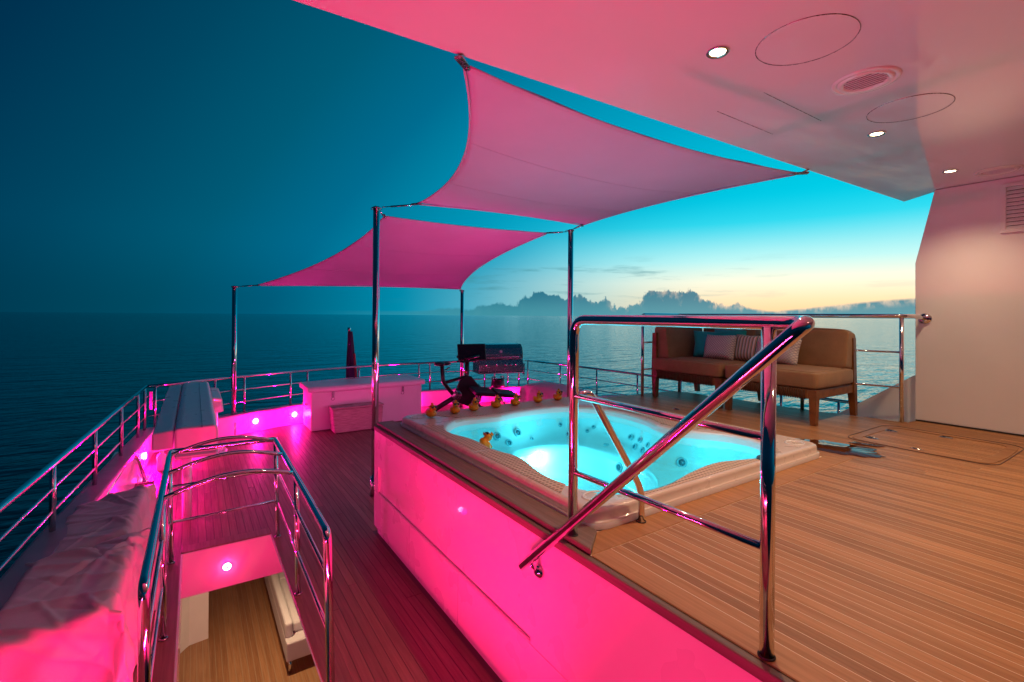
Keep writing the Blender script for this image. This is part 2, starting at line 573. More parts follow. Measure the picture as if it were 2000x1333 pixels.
def lamp(name, typ, loc, color, energy, parent, radius=0.03, **kw):
    l = bpy.data.lights.new(name, typ)
    l.color = color; l.energy = energy
    if typ in ('POINT', 'SPOT'): l.shadow_soft_size = radius
    for k, v in kw.items(): setattr(l, k, v)
    o = bpy.data.objects.new(name, l)
    col.objects.link(o)
    o.parent = parent
    o.location = Vector(loc) - (wloc(parent) if parent else Vector())
    return o


def rot_to(direction):
    return Vector(direction).to_track_quat('Z', 'Y').to_matrix().to_4x4()


# ------------------------------------------------------------------ the sea
D = -0.97            # lower deck level
ZS = -8.5
mb = MB()
rings = [0, 12, 30, 80, 250, 900, 4000, 20000, 70000]
vs = [(3, 5, ZS)]
fs = []
SEG = 48
for r_ in rings[1:]:
    for s_ in range(SEG):
        a = 2 * math.pi * s_ / SEG
        vs.append((3 + r_ * math.cos(a), 5 + r_ * math.sin(a), ZS))
for s_ in range(SEG):
    fs.append((0, 1 + s_, 1 + (s_ + 1) % SEG))
for k in range(len(rings) - 2):
    for s_ in range(SEG):
        a = 1 + k * SEG; b = a + SEG
        fs.append((a + s_, b + s_, b + (s_ + 1) % SEG, a + (s_ + 1) % SEG))
mb.add(vs, fs)
tag(mb.build('sea', 'sea_water'), kind='structure')

# ------------------------------------------------------------------ outline of the lower deck (rail line, plan)
LEFT = [(-1.06, 0.2), (-0.92, 2.4), (-0.80, 4.45), (-0.68, 6.5), (-0.56, 8.45)]
STERN = [(-0.56, 8.45), (0.05, 8.76), (0.6, 9.02), (1.5, 9.37), (2.5, 9.6), (3.5, 9.7), (4.5, 9.66), (5.5, 9.45), (6.45, 9.12)]
RIGHT = [(6.45, 9.12), (6.6, 7.6), (6.68, 5.8), (6.74, 3.6), (6.8, 0.2)]
OUTL = LEFT + STERN[1:] + RIGHT[1:]
RZ = -0.04


def bul_top(x, y):
    if x < 0 and y < 8.44: return -0.50 - 0.14 * max(0, (y - 4.4)) / 4.05
    return -0.64


def offset_path(path, dd):
    res = []
    n = len(path)
    for i in range(n):
        a = Vector(path[max(i - 1, 0)]); b = Vector(path[i]); c = Vector(path[min(i + 1, n - 1)])
        t1 = (b - a).normalized() if i else (c - b).normalized()
        t2 = (c - b).normalized() if i < n - 1 else t1
        nn = Vector((t1.y, -t1.x)) + Vector((t2.y, -t2.x))
        nn.normalize()
        k = dd / max(0.35, nn.dot(Vector((t1.y, -t1.x))))
        res.append((b.x + nn.x * k, b.y + nn.y * k))
    return res


INN = offset_path(OUTL, 0.10)
OUT = offset_path(OUTL, -0.05)


def stern_y(x):
    for (x0, y0), (x1, y1) in zip(INN[len(LEFT) - 1:len(LEFT) + len(STERN) - 2], INN[len(LEFT):]):
        if x0 <= x <= x1:
            return y0 + (y1 - y0) * (x - x0) / (x1 - x0)
    return None


bul = thing('bulwark', (0, 0, D), 'low white bulwark curving round the lower deck under the chrome guard rail', 'bulwark')
mb = MB()
prof_v, n = [], len(OUTL)
for i in range(n):
    zt = bul_top(*OUTL[i])
    a, b = Vector(INN[i]), Vector(OUT[i])
    u = (b - a)
    prof_v += [(a.x, a.y, D - 0.02), (a.x, a.y, zt - 0.03), (a.x + u.x * 0.05, a.y + u.y * 0.05, zt - 0.012)]
fs = []
for i in range(n - 1):
    for k in range(2):
        fs.append((i * 3 + k, i * 3 + k + 1, (i + 1) * 3 + k + 1, (i + 1) * 3 + k))
mb.add(prof_v, fs)
mb.build('inner_face', 'gelcoat', bul)
mb = MB(); pv = []
for i in range(n):
    zt = bul_top(*OUTL[i])
    a, b = Vector(INN[i]), Vector(OUT[i]); u = b - a
    q = lambda k, z: (a.x + u.x * k, a.y + u.y * k, z)
    pv += [q(-0.06, zt - 0.014), q(-0.06, zt - 0.004), q(0.02, zt + 0.004), q(0.98, zt + 0.004), q(1.12, zt - 0.004), q(1.12, zt - 0.03)]
fs = []
for i in range(n - 1):
    for k in range(5):
        fs.append((i * 6 + k, i * 6 + k + 1, (i + 1) * 6 + k + 1, (i + 1) * 6 + k))
mb.add(pv, fs)
mb.build('cap', 'cap_paint', bul)
mb = MB(); pv = []
for i in range(n):
    zt = bul_top(*OUTL[i])
    b = Vector(OUT[i])
    pv += [(b.x, b.y, zt - 0.012), (b.x, b.y, -2.2), (b.x * 0.96 + 0.12, b.y, ZS - 0.5)]
fs = []
for i in range(n - 1):
    for k in range(2):
        fs.append((i * 3 + k, i * 3 + k + 1, (i + 1) * 3 + k + 1, (i + 1) * 3 + k))
mb.add(pv, fs)
mb.build('hull_side', 'skin_hull', bul)

# ------------------------------------------------------------------ planked decks
def unit_plank(name):
    bm = bmesh.new()
    bmesh.ops.create_cube(bm, size=1.0)
    for vt in bm.verts:
        vt.co.z -= 0.5
        if vt.co.z > -0.1: vt.co.x *= 0.985
    me = bpy.data.meshes.new(name)
    bm.to_mesh(me); bm.free()
    return me


UP = {}


def plank(parent, x0, x1, y0, y1, ztop, mat, along='y'):
    if mat not in UP:
        UP[mat] = unit_plank('plank_' + mat)
        UP[mat].materials.append(MATS[mat])
    o = bpy.data.objects.new('plank', UP[mat])
    col.objects.link(o)
    o.parent = parent
    o.scale = (x1 - x0, y1 - y0, 0.018)
    o.location = Vector(((x0 + x1) / 2, (y0 + y1) / 2, ztop)) - wloc(parent)
    return o


# lower deck --------------------------------------------------------
HX0, HX1, HY0, HY1 = -0.08, 0.585, 1.75, 4.74
HXB = 0.70           # the well widens below the deck on the right
ld = bpy.data.objects.new('lower_deck', None); col.objects.link(ld); ld.location = (0, 0, D); tag(ld, kind='structure')
INNB = INN
# slab (four pieces round the stair opening)
slab = MB()
sp = [q for q in INN]
def slab_poly(pts): slab.prism(pts, D - 0.36, D - 0.002)
left_part = [(-1.0, 0.2)] + [(x, y) for x, y in INN[1:5]] + [(HX0, stern_y(HX0)), (HX0, 0.2)]
slab_poly(left_part)
mid = [(HX0, HY1), (HX0, stern_y(HX0)), (0.5, stern_y(0.5)), (HXB, stern_y(HXB)), (HXB, HY1)]
slab_poly(mid)
slab_poly([(HX0, 0.2), (HX0, HY0), (HXB, HY0), (HXB, 0.2)])
rp = [(HXB, 0.2), (HXB, stern_y(HXB))] + [(x, y) for x, y in INN if x > 1.2 and y > 8.5] + [(x, y) for x, y in INN[len(LEFT) + len(STERN) - 1:]]
slab_poly(rp)
slab.build('slab', 'caulk_mid', ld)
PW = 0.06
x = -0.98
k = 0
while x < 6.4:
    xa, xb = x + 0.0018, x + PW - 0.0018
    xm = x + PW / 2
    y_lo = 0.3
    if xm < -0.5:      # starts where the bulwark lets it
        ylo = None
        yend = None
        for (x0, y0), (x1, y1) in zip(INN[:4], INN[1:5]):
            if min(x0, x1) <= xm <= max(x0, x1):
                yend = y0 + (y1 - y0) * (xm - x0) / (x1 - x0)
        if yend is None: yend = 0
        y_hi = yend
    else:
        sy_ = stern_y(xm)
        y_hi = (sy_ if sy_ else 8.8) - 0.09
    if xm > 1.385: y_lo = 4.3
    spans = [(y_lo, y_hi)]
    if HX0 - 0.14 < xm < HX1 + 0.14:
        spans = [(y_lo, HY0 - 0.14), (HY1 + 0.145, y_hi)]
    for a, b in spans:
        if b - a < 0.3: continue
        cut = a + (b - a) * random.uniform(0.3, 0.7) if b - a > 3.5 else None
        if cut:
            plank(ld, xa, xb, a, cut - 0.0015, D, 'teak_lower'); plank(ld, xa, xb, cut + 0.0015, b, D, 'teak_lower')
        else:
            plank(ld, xa, xb, a, b, D, 'teak_lower')
    x += PW
# wide margin boards round the stair opening
bz = D + 0.003
for (x0, x1, y0, y1) in ((HX0 - 0.14, HX0, HY0 - 0.13, HY1 + 0.14), (HX1, HX1 + 0.14, HY0 - 0.13, HY1 + 0.14), (HX0 + 0.002, HX1 - 0.002, HY1, HY1 + 0.14)):
    MB().box(x0, x1, y0, y1, D - 0.018, bz, bev=0.003, segs=1).build('margin_board', 'teak_lower', ld)
# white lining of the stair opening
lin_ = MB()
lin_.prism([(HX0 - 0.004, D - 0.365), (HXB - 0.002, D - 0.365), (HX1 + 0.004, D - 0.004), (HX0 - 0.004, D - 0.004)], HY1 - 0.012, HY1 + 0.003, axis='y')
lin_.build('stair_lining_aft', 'gelcoat', ld)
MB().prism([(HX1 - 0.008, D - 0.003), (HX1 + 0.003, D - 0.003), (HXB - 0.002, D - 0.365), (HXB - 0.014, D - 0.365)], HY0, HY1 - 0.013, axis='y').build('stair_lining_side', 'gelcoat', ld)
MB().box(HX0 - 0.003, HX0 + 0.012, HY0, HY1 - 0.013, D - 0.365, D - 0.004).build('stair_lining_side', 'gelcoat', ld)
MB().box(-0.95, 6.3, 4.76, 8.3, D - 0.375, D - 0.363).build('deckhead', 'gelcoat', ld)

# upper deck ---------------------------------------------------------
UX0 = 1.385
EDGE = [(5.42, 4.14), (5.56, 2.5), (5.72, 1.7), (5.90, 1.68)]
AFT = 4.27


def aft_y(x):
    if x < 3.9: return AFT
    return AFT + (4.14 - AFT) * (x - 3.9) / (5.42 - 3.9)


def edge_x(y):
    for (x0, y0), (x1, y1) in zip(EDGE, EDGE[1:]):
        if y1 <= y <= y0: return x0 + (x1 - x0) * (y - y0) / (y1 - y0)
    return 5.9


def edge_y(x):
    for (x0, y0), (x1, y1) in zip(EDGE, EDGE[1:]):
        if x0 <= x <= x1: return y0 + (y1 - y0) * (x - x0) / (x1 - x0)
    return None


ud = bpy.data.objects.new('upper_deck', None); col.objects.link(ud); ud.location = (0, 0, 0); tag(ud, kind='structure')
SX0, SX1, SY0, SY1 = 1.515, 3.80, 1.60, 4.13      # spa footprint
TX1, TY0 = 3.93, 1.47                              # outer line of its teak border
slab = MB()
slab.prism([(UX0, -1.6), (UX0, SY0 + 0.03), (5.9, SY0 + 0.03), (5.9, -1.6)], -0.10, -0.0008)
slab.prism([(SX1 - 0.03, SY0 + 0.03), (SX1 - 0.03, AFT - 0.01), (5.41, 4.13), (5.55, 2.5), (5.71, 1.7), (5.89, SY0 + 0.03)], -0.10, -0.0008)
slab.build('slab', 'caulk_light', ud)
PU = 0.055
x = UX0 + 0.115
while x < 5.88:
    xa, xb = x + 0.0022, min(x + PU - 0.0022, 5.9)
    xm = (xa + xb) / 2
    hi = TY0 - 0.004 if xm < TX1 else aft_y(xm)
    if xm > 5.42: hi = edge_y(xm)
    if hi is None: hi = 1.6
    a = -1.5
    cuts = [a]
    if hi - a > 3: cuts.append(a + (hi - a) * random.uniform(0.25, 0.75))
    cuts.append(hi)
    for c0, c1 in zip(cuts, cuts[1:]):
        if c1 - c0 > 0.1:
            plank(ud, xa, xb, c0 + 0.001, c1 - 0.001, 0.0, 'teak_warm')
    x += PU
# king plank along the free edge and border boards round the spa
MB().box(UX0, UX0 + 0.112, -1.5, TY0 - 0.004, -0.02, 0.002, bev=0.003, segs=1).build('edge_board', 'teak_warm', ud)
MB().prism([(UX0, TY0 - 0.001), (SX0 + 0.02, SY0 - 0.01), (SX0 + 0.02, AFT), (UX0, AFT)], -0.02, 0.024, bev=0.004, segs=1).build('border_board', 'teak_grey', ud)
MB().prism([(UX0 + 0.003, TY0 - 0.002), (TX1, TY0 - 0.002), (SX1 - 0.02, SY0 + 0.01), (SX0 + 0.02, SY0 + 0.01)], -0.02, 0.003, bev=0.003, segs=1).build('border_board', 'teak_warm', ud)
MB().prism([(TX1 + 0.001, TY0), (TX1 + 0.001, AFT), (SX1 - 0.02, AFT), (SX1 - 0.02, SY0 + 0.012)], -0.02, 0.003, bev=0.003, segs=1).build('border_board', 'teak_warm', ud)
MB().prism([(SX0 + 0.02, SY1 - 0.02), (SX1 - 0.021, SY1 - 0.02), (SX1 - 0.021, AFT), (SX0 + 0.021, AFT)], -0.02, 0.003, bev=0.003, segs=1).build('border_board', 'teak_grey', ud)

# the white side of the upper deck, facing the lower deck
sw = thing('deck_side_panel', (UX0, 2, D), 'glossy white side panel of the raised spa deck glowing pink', 'panel')
XF = 1.362
mb = MB()
zr0, zr1 = -0.585, -0.345
ya, yb = 1.86, 4.16
mb.prism([(AFT - 0.002, zr0), (AFT - 0.002, -0.045), (-1.5, -0.045), (-1.5, zr0), (ya, zr0), (ya, zr1), (yb, zr1), (yb, zr0)], XF, XF + 0.06, axis='x')
mb.build('upper_panel', 'panel_gloss', sw)
mb = MB().prism([(-1.5, -0.90), (AFT - 0.002, -0.90), (AFT - 0.002, zr0 - 0.004), (-1.5, zr0 - 0.004)], XF, XF + 0.06, axis='x', bev=0.004, segs=1)
mb.build('lower_panel', 'panel_gloss', sw)
MB().box(XF + 0.016, XF + 0.064, ya - 0.02, yb + 0.02, zr0 - 0.03, zr1 + 0.03).build('recess_back', 'panel_gloss', sw)
for ys_ in (0.62, 1.42, 2.62, 3.42):
    MB().box(XF - 0.0008, XF + 0.004, ys_ - 0.0015, ys_ + 0.0015, -0.898, zr0 - 0.008).build('joint', 'cap_paint', sw)
MB().box(XF + 0.03, XF + 0.06, -1.5, AFT - 0.02, D, -0.904).build('toe_kick', 'panel_gloss', sw)
MB().box(XF - 0.004, XF + 0.015, ya, yb, zr0 - 0.001, zr0 + 0.010, bev=0.004, segs=1).build('recess_ledge', 'panel_gloss', sw)
MB().box(XF - 0.006, XF + 0.05, -1.5, AFT + 0.003, -0.043, -0.0035, bev=0.006, segs=2).build('top_moulding', 'teak_grey', sw)
MB().prism([(XF + 0.062, AFT - 0.05), (5.40, 4.09), (5.41, 4.13), (XF + 0.062, AFT - 0.003)], D, -0.012).build('aft_panel', 'gelcoat', sw)
MB().prism([(5.37, 4.12), (5.41, 4.12), (5.55, 2.5), (5.71, 1.7), (5.71, -1.5), (5.67, -1.5), (5.67, 1.7), (5.51, 2.5)], D, -0.012).build('outer_panel', 'gelcoat', sw)

# ------------------------------------------------------------------ roof overhang and side wall
CZ = 2.24
roof = thing('roof_overhang', (3, 0, CZ), 'glossy white overhead roof reflecting pink light above the deck', 'roof')
MB().prism([(-1.6, 2.11), (6.27, 1.906), (6.03, 1.60), (6.03, -6), (-1.6, -6)], CZ, CZ + 0.22, bev=0.012, segs=3).build('soffit', 'ceiling_gloss', roof)
for (cx, cy, rx) in ((2.275, 1.053, 0.20), (3.504, 1.045, 0.20)):
    mb = MB()
    mb.lathe([(rx - 0.0014, CZ - 0.0025), (rx + 0.0014, CZ - 0.0025), (rx + 0.0014, CZ + 0.004), (rx - 0.0014, CZ + 0.004), (rx - 0.0014, CZ - 0.0025)], (cx, cy, 0), 64)
    mb.build('hatch_joint', 'steel_dark', roof)
for (x0, x1, y) in ((2.60, 3.27, 1.417), (2.61, 3.24, 1.704)):
    MB().box(x0, x1, y - 0.0012, y + 0.0012, CZ - 0.002, CZ + 0.002).build('panel_joint', 'steel_dark', roof)

wall = thing('side_wall', (5.96, -1, 0), 'plain white superstructure side wall at the right of the deck', 'wall')
WX = 5.902
MB().prism([(1.69, 0.012), (1.70, 1.545), (1.556, CZ - 0.004), (-6, CZ - 0.004), (-6, 0.012)], WX, WX + 0.12, axis='x', bev=0.004, segs=1).build('wall_panel', 'wall_paint', wall)
MB().box(WX - 0.012, WX + 0.02, -6, 1.685, 0.001, 0.012).build('base_joint', 'caulk_dark', wall)
MB().prism([(1.694, 0.44), (1.74, 0.43), (2.46, -0.105), (2.46, D), (1.694, D)], 6.02, 6.07, axis='x', bev=0.006, segs=2).build('fairing_panel', 'wall_paint', wall)
MB().box(5.905, 6.02, 1.60, 1.693, D, 0.44).build('fairing_return', 'wall_paint', wall)

# louvre in the wall
lv = thing('wall_louvre', (WX, 0.9, 1.75), 'white slatted air vent set high in the side wall', 'vent')
ly0, ly1, lz0, lz1 = 0.55, 1.103, 1.755, 2.185
mb = MB()
for (a0, a1, b0, b1) in ((ly0, ly1, lz0, lz0 + 0.03), (ly0, ly1, lz1 - 0.03, lz1)):
    mb.box(WX - 0.022, WX - 0.001, a0, a1, b0, b1, bev=0.004)
for (a0, a1) in ((ly0, ly0 + 0.03), (ly1 - 0.035, ly1)):
    mb.box(WX - 0.0225, WX - 0.0012, a0, a1, lz0 + 0.028, lz1 - 0.028, bev=0.004)
mb.build('frame', 'wall_paint', lv)
ns = 11
for i in range(ns):
    zc = lz0 + 0.045 + i * (lz1 - lz0 - 0.09) / (ns - 1)
    mb = MB().prism([(WX - 0.019, zc - 0.016), (WX - 0.015, zc - 0.018), (WX - 0.002, zc + 0.010), (WX - 0.006, zc + 0.012)], ly0 + 0.028, ly1 - 0.033, axis='y')
    mb.build('slat', 'wall_paint', lv)
MB().box(WX - 0.0035, WX - 0.0008, ly0 + 0.02, ly1 - 0.02, lz0 + 0.02, lz1 - 0.02).build('backing', 'steel_dark', lv)

# ceiling fittings
def downlight(x, y, label, power=84.0):
    t_ = thing('downlight', (x, y, CZ - 0.02), label, 'light', 'round warm downlights in the roof')
    MB().lathe([(0.033, CZ - 0.001), (0.05, CZ - 0.001), (0.052, CZ - 0.005), (0.047, CZ - 0.010), (0.036, CZ - 0.006), (0.033, CZ - 0.001)], (x, y, 0), 32).build('trim_ring', 'chrome', t_)
    MB().lathe([(0.0, CZ - 0.004), (0.036, CZ - 0.004), (0.036, CZ - 0.0015), (0.0, CZ - 0.0015)], (x, y, 0), 24).build('lens', 'lamp_warm', t_)
    sp_ = lamp('lamp_light', 'SPOT', (x, y, CZ - 0.03), (1.0, 0.68, 0.40), power, t_, 0.035, spot_size=R(128), spot_blend=1.0)
    return t_


downlight(2.024, 1.321, 'lit warm downlight nearest the awning in the glossy roof, largest in view', 92.0)
downlight(3.795, 1.304, 'lit warm downlight in the middle of the row in the glossy roof', 92.0)
downlight(5.253, 1.285, 'lit warm downlight closest to the side wall in the glossy roof', 56.0)
for (x_, y_, n_) in ((2.024, -1.0, 'nearest the stairs'), (3.795, -1.0, 'over the middle of the deck'), (5.253, -1.0, 'nearest the wall')):  # unseen second row, added behind the camera to light the near deck
    downlight(x_, y_, 'unseen warm downlight added in a second row, %s' % n_, 50.0)


def speaker(x, y, r, label):
    t_ = thing('ceiling_speaker', (x, y, CZ - 0.03), label, 'speaker', 'round speakers in the roof')
    MB().lathe([(r * 0.62, CZ - 0.004), (r * 0.66, CZ - 0.012), (r * 0.78, CZ - 0.014), (r * 0.82, CZ - 0.004)], (x, y, 0), 40).build('inner_ring', 'gelcoat', t_)
    MB().lathe([(r * 0.82, CZ - 0.002), (r * 0.86, CZ - 0.010), (r * 0.97, CZ - 0.008), (r, CZ - 0.001)], (x, y, 0), 40).build('flange', 'gelcoat', t_)
    MB().lathe([(0, CZ - 0.0028), (r * 0.62, CZ - 0.0028), (r * 0.62, CZ - 0.001), (0, CZ - 0.001)], (x, y, 0), 32).build('cone', 'rubber_black', t_)
    for i in range(8):
        xx = -r * 0.6 + r * 1.2 * (i + 0.5) / 8
        hh = math.sqrt(max(0, (r * 0.62) ** 2 - xx * xx))
        MB().box(x + xx - r * 0.030, x + xx + r * 0.030, y - hh, y + hh, CZ - 0.0075, CZ - 0.0045).build('grille_bar', 'locker_white', t_)


speaker(2.904, 1.049, 0.15, 'round white slotted speaker in the roof beside the circular hatch')
speaker(5.555, 1.055, 0.15, 'round white slotted speaker in the roof above the wall vent')

# ------------------------------------------------------------------ spa
sc_ = Vector((2.62, 2.75))
raw = [(1.698, 3.496), (1.836, 3.672), (1.979, 3.738), (2.186, 3.72), (2.335, 3.71), (2.543, 3.755), (2.74, 3.771), (2.994, 3.757), (3.157, 3.70), (3.30, 3.56),
       (3.40, 3.30), (3.40, 3.05), (3.36, 2.86), (3.28, 2.66), (3.27, 2.46), (3.36, 2.29), (3.46, 2.129), (3.48, 1.95), (3.40, 1.80), (3.24, 1.71), (3.048, 1.682),
       (2.903, 1.72), (2.687, 1.775), (2.40, 1.74), (2.124, 1.676), (1.91, 1.69), (1.762, 1.78), (1.69, 1.94), (1.67, 2.10), (1.69, 2.26), (1.735, 2.42), (1.745, 2.55),
       (1.715, 2.68), (1.70, 2.80), (1.71, 2.95), (1.70, 3.10), (1.665, 3.22), (1.655, 3.36)]


def catmull(pts, per=8):
    n_ = len(pts); o_ = []
    for i in range(n_):
        p0, p1, p2, p3 = (Vector(pts[(i + k_) % n_]) for k_ in (-1, 0, 1, 2))
        for s__ in range(per):
            u = s__ / per
            o_.append(0.5 * ((2 * p1) + (-p0 + p2) * u + (2 * p0 - 5 * p1 + 4 * p2 - p3) * u * u + (-p0 + 3 * p1 - 3 * p2 + p3) * u ** 3))
    return o_


def by_angle(pts, N=192):
    """radius from the spa centre as a function of angle"""
    ar = sorted((math.atan2(q.y - sc_.y, q.x - sc_.x), (Vector((q.x, q.y)) - sc_).length) for q in pts)
    res = []
    for i in range(N):
        a = -math.pi + 2 * math.pi * i / N
        prev = ar[-1]; prev = (prev[0] - 2 * math.pi, prev[1])
        nxt = None
        for q in ar:
            if q[0] >= a: nxt = q; break
            prev = q
        if nxt is None: nxt = (ar[0][0] + 2 * math.pi, ar[0][1])
        u = (a - prev[0]) / max(1e-9, nxt[0] - prev[0])
        res.append(prev[1] + (nxt[1] - prev[1]) * u)
    return res


NS = 192
R_IN = by_angle(catmull(raw))


def rrect(x0, x1, y0, y1, r):
    o_ = []
    for (cx, cy, a0) in ((x1 - r, y1 - r, 0), (x0 + r, y1 - r, 90), (x0 + r, y0 + r, 180), (x1 - r, y0 + r, 270)):
        for k_ in range(9):
            a = R(a0 + 90 * k_ / 8)
            o_.append(Vector((cx + r * math.cos(a), cy + r * math.sin(a))))
    dense = []
    for i in range(len(o_)):
        a, b = o_[i], o_[(i + 1) % len(o_)]
        nn = max(1, int((b - a).length / 0.03))
        for k_ in range(nn): dense.append(a + (b - a) * k_ / nn)
    return dense


def rect_r(inset, r): return by_angle(rrect(SX0 + inset, SX1 - inset, SY0 + inset, SY1 - inset, r))


foot = [(2.25, 3.32), (2.36, 3.48), (2.5, 3.56), (2.75, 3.55), (2.97, 3.42), (3.06, 3.2), (3.08, 2.95), (3.04, 2.68), (2.95, 2.45), (2.75, 2.25), (2.45, 2.1), (2.15, 2.08), (1.98, 2.2), (1.93, 2.5), (1.98, 2.8), (2.1, 3.08)]
R_FT = by_angle(catmull(foot))
R_RM = [max(v, 0) for v in R_IN]


def loop(rad, z): return [(sc_.x + rad[i] * math.cos(-math.pi + 2 * math.pi * i / NS), sc_.y + rad[i] * math.sin(-math.pi + 2 * math.pi * i / NS), z) for i in range(NS)]


def sc_r(rad, k_, add=0.0): return [v * k_ + add for v in rad]


def blend(ra, rb, u): return [a * (1 - u) + b * u for a, b in zip(ra, rb)]


R_OUT = rect_r(0, 0.11)
loops = [loop(R_OUT, 0.004), loop(R_OUT, 0.034), loop(rect_r(0.006, 0.11), 0.040), loop(rect_r(0.012, 0.105), 0.042), loop(rect_r(0.014, 0.105), 0.074), loop(rect_r(0.020, 0.10), 0.086),
         loop(rect_r(0.034, 0.10), 0.0935), loop(rect_r(0.052, 0.09), 0.094), loop(blend(rect_r(0.06, 0.09), R_IN, 0.75), 0.0925),
         loop(sc_r(R_IN, 1.0, 0.018), 0.091), loop(R_IN, 0.084), loop(sc_r(R_IN, 1.0, -0.012), 0.065), loop(sc_r(R_IN, 1.0, -0.024), 0.02),
         loop(sc_r(R_IN, 1.0, -0.04), -0.05), loop(sc_r(R_IN, 1.0, -0.07), -0.12), loop(blend(sc_r(R_IN, 0.9), R_FT, 0.15), -0.185),
         loop(blend(sc_r(R_IN, 0.9), R_FT, 0.6), -0.205), loop(sc_r(R_FT, 1.03), -0.212), loop(sc_r(R_FT, 0.99), -0.225), loop(sc_r(R_FT, 0.965), -0.28), loop(sc_r(R_FT, 0.93), -0.42), loop(sc_r(R_FT, 0.86), -0.47), loop(sc_r(R_FT, 0.4), -0.48), loop(sc_r(R_FT, 0.02), -0.48)]
vs, fs = [], []
for lp in loops: vs += lp
for k_ in range(len(loops) - 1):
    for i in range(NS):
        fs.append((k_ * NS + i, k_ * NS + (i + 1) % NS, (k_ + 1) * NS + (i + 1) % NS, (k_ + 1) * NS + i))
spa = thing('spa_pool', (2.65, 2.86, 0), 'square white spa pool of glowing turquoise water sunk into the raised deck', 'spa')
mb = MB(); mb.add(vs, fs, True)
shell = mb.build('shell', 'spa_shell', spa)
shell.data.materials.append(MATS['spa_rim'])
for pl_ in shell.data.polygons:
    if pl_.center.z > 0.03 and (Vector((pl_.center.x + 2.65, pl_.center.y + 2.86)) - sc_).length > 0.0:
        rr_ = (Vector((pl_.center.x + 2.65, pl_.center.y + 2.86)) - sc_)
        i_ = int((math.atan2(rr_.y, rr_.x) + math.pi) / (2 * math.pi) * NS) % NS
        if rr_.length > R_IN[i_] - 0.004: pl_.material_index = 1
mb = MB()
wl = loop(sc_r(R_IN, 1.0, -0.019), 0.030)
mb.add([(sc_.x, sc_.y, 0.030)] + wl, [(0, 1 + i, 1 + (i + 1) % NS) for i in range(NS)], True)
water = mb.build('water', 'spa_water', spa)


def pad(a0, a1, inner_gap, outer_inset, name='grip_pad'):
    ro = rect_r(outer_inset, 0.05)
    i0, i1 = int((a0 + 180) / 360 * NS), int((a1 + 180) / 360 * NS)
    vs_, fs_ = [], []
    for i in range(i0, i1 + 1):
        j = i % NS
        a = -math.pi + 2 * math.pi * j / NS
        ri = R_IN[j] + inner_gap
        for k_ in range(4):
            rr_ = ri + (ro[j] - ri) * k_ / 3
            zz = 0.0965 if 0 < k_ < 3 else 0.0965
            vs_.append((sc_.x + rr_ * math.cos(a), sc_.y + rr_ * math.sin(a), zz))
    m_ = i1 - i0
    for i in range(m_):
        for k_ in range(3):
            fs_.append((i * 4 + k_, i * 4 + k_ + 1, (i + 1) * 4 + k_ + 1, (i + 1) * 4 + k_))
    mb_ = MB(); mb_.add(vs_, fs_, False)
    o_ = mb_.build(name, 'spa_pad', spa)
    md = o_.modifiers.new('thick', 'SOLIDIFY'); md.thickness = 0.003; md.offset = -1
    return o_


pad(-180 + 1, -180 + 40, 0.018, 0.048)
pad(180 - 40, 180 - 1, 0.018, 0.048)
pad(56, 124, 0.03, 0.045)
pad(-26, 40, 0.03, 0.06)
pad(-124, -70, 0.022, 0.04)
# moulded corner trays
for (cx, cy) in ((1.66, 3.98), (3.64, 3.98), (3.62, 1.73), (1.69, 1.76)):
    MB().lathe([(0.062, 0.0945), (0.066, 0.099), (0.074, 0.099), (0.078, 0.0945)], (cx, cy, 0), 32, sx=1.0, sy=0.8).build('corner_tray', 'spa_shell', spa)


def shell_pt(adeg, u, lo=13, hi=15):
    i = int((adeg + 180) / 360 * NS) % NS
    a, b = Vector(loops[lo][i]), Vector(loops[hi][i])
    q = a + (b - a) * u
    i2 = (i + 3) % NS
    tan_ = Vector(loops[lo][i2]) - Vector(loops[lo][(i - 3) % NS])
    nn = tan_.cross(b - a).normalized()
    if nn.dot(Vector((sc_.x, sc_.y, 0.3)) - q) < 0: nn = -nn
    return q, nn


def jet(q, nn, r):
    r *= 0.85
    mt = Matrix.Translation(q + nn * 0.004) @ rot_to(nn)
    ring = MB().lathe([(r * 0.6, 0.004), (r * 0.66, 0.009), (r * 0.92, 0.008), (r, 0.0), (r, -0.01)], (0, 0, 0), 20).xf(mt).build('jet', 'jet_ring', spa)
    MB().lathe([(0, 0.006), (r * 0.25, 0.005), (r * 0.3, 0.002), (r * 0.62, 0.003), (r * 0.62, -0.01)], (0, 0, 0), 16).xf(mt).build('nozzle', 'jet_grey', ring)


for (a_, u_, r_) in ((140, 0.35, 0.038), (112, 0.3, 0.045), (105, 0.8, 0.042), (97, 0.35, 0.05), (66, 0.25, 0.025), (60, 0.55, 0.022), (57, 0.3, 0.022), (52, 0.6, 0.022), (62, 0.85, 0.022), (47, 0.3, 0.022),
                     (22, 0.4, 0.035), (16, 0.85, 0.035), (12, 0.35, 0.032), (7, 0.85, 0.035), (1, 0.4, 0.03), (-30, 0.8, 0.05), (88, 0.9, 0.02), (120, 0.95, 0.022)):
    jet(*shell_pt(a_, u_), r_)
for (x_, y_, r_) in ((3.15, 2.62, 0.03), (2.2, 3.48, 0.025), (3.2, 3.2, 0.03)):
    jet(Vector((x_, y_, -0.200)), Vector((0, 0, 1)), r_)
q, nn = shell_pt(62, 0.5, 18, 20)
jet(*shell_pt(20, 0.4, 18, 20), 0.05)
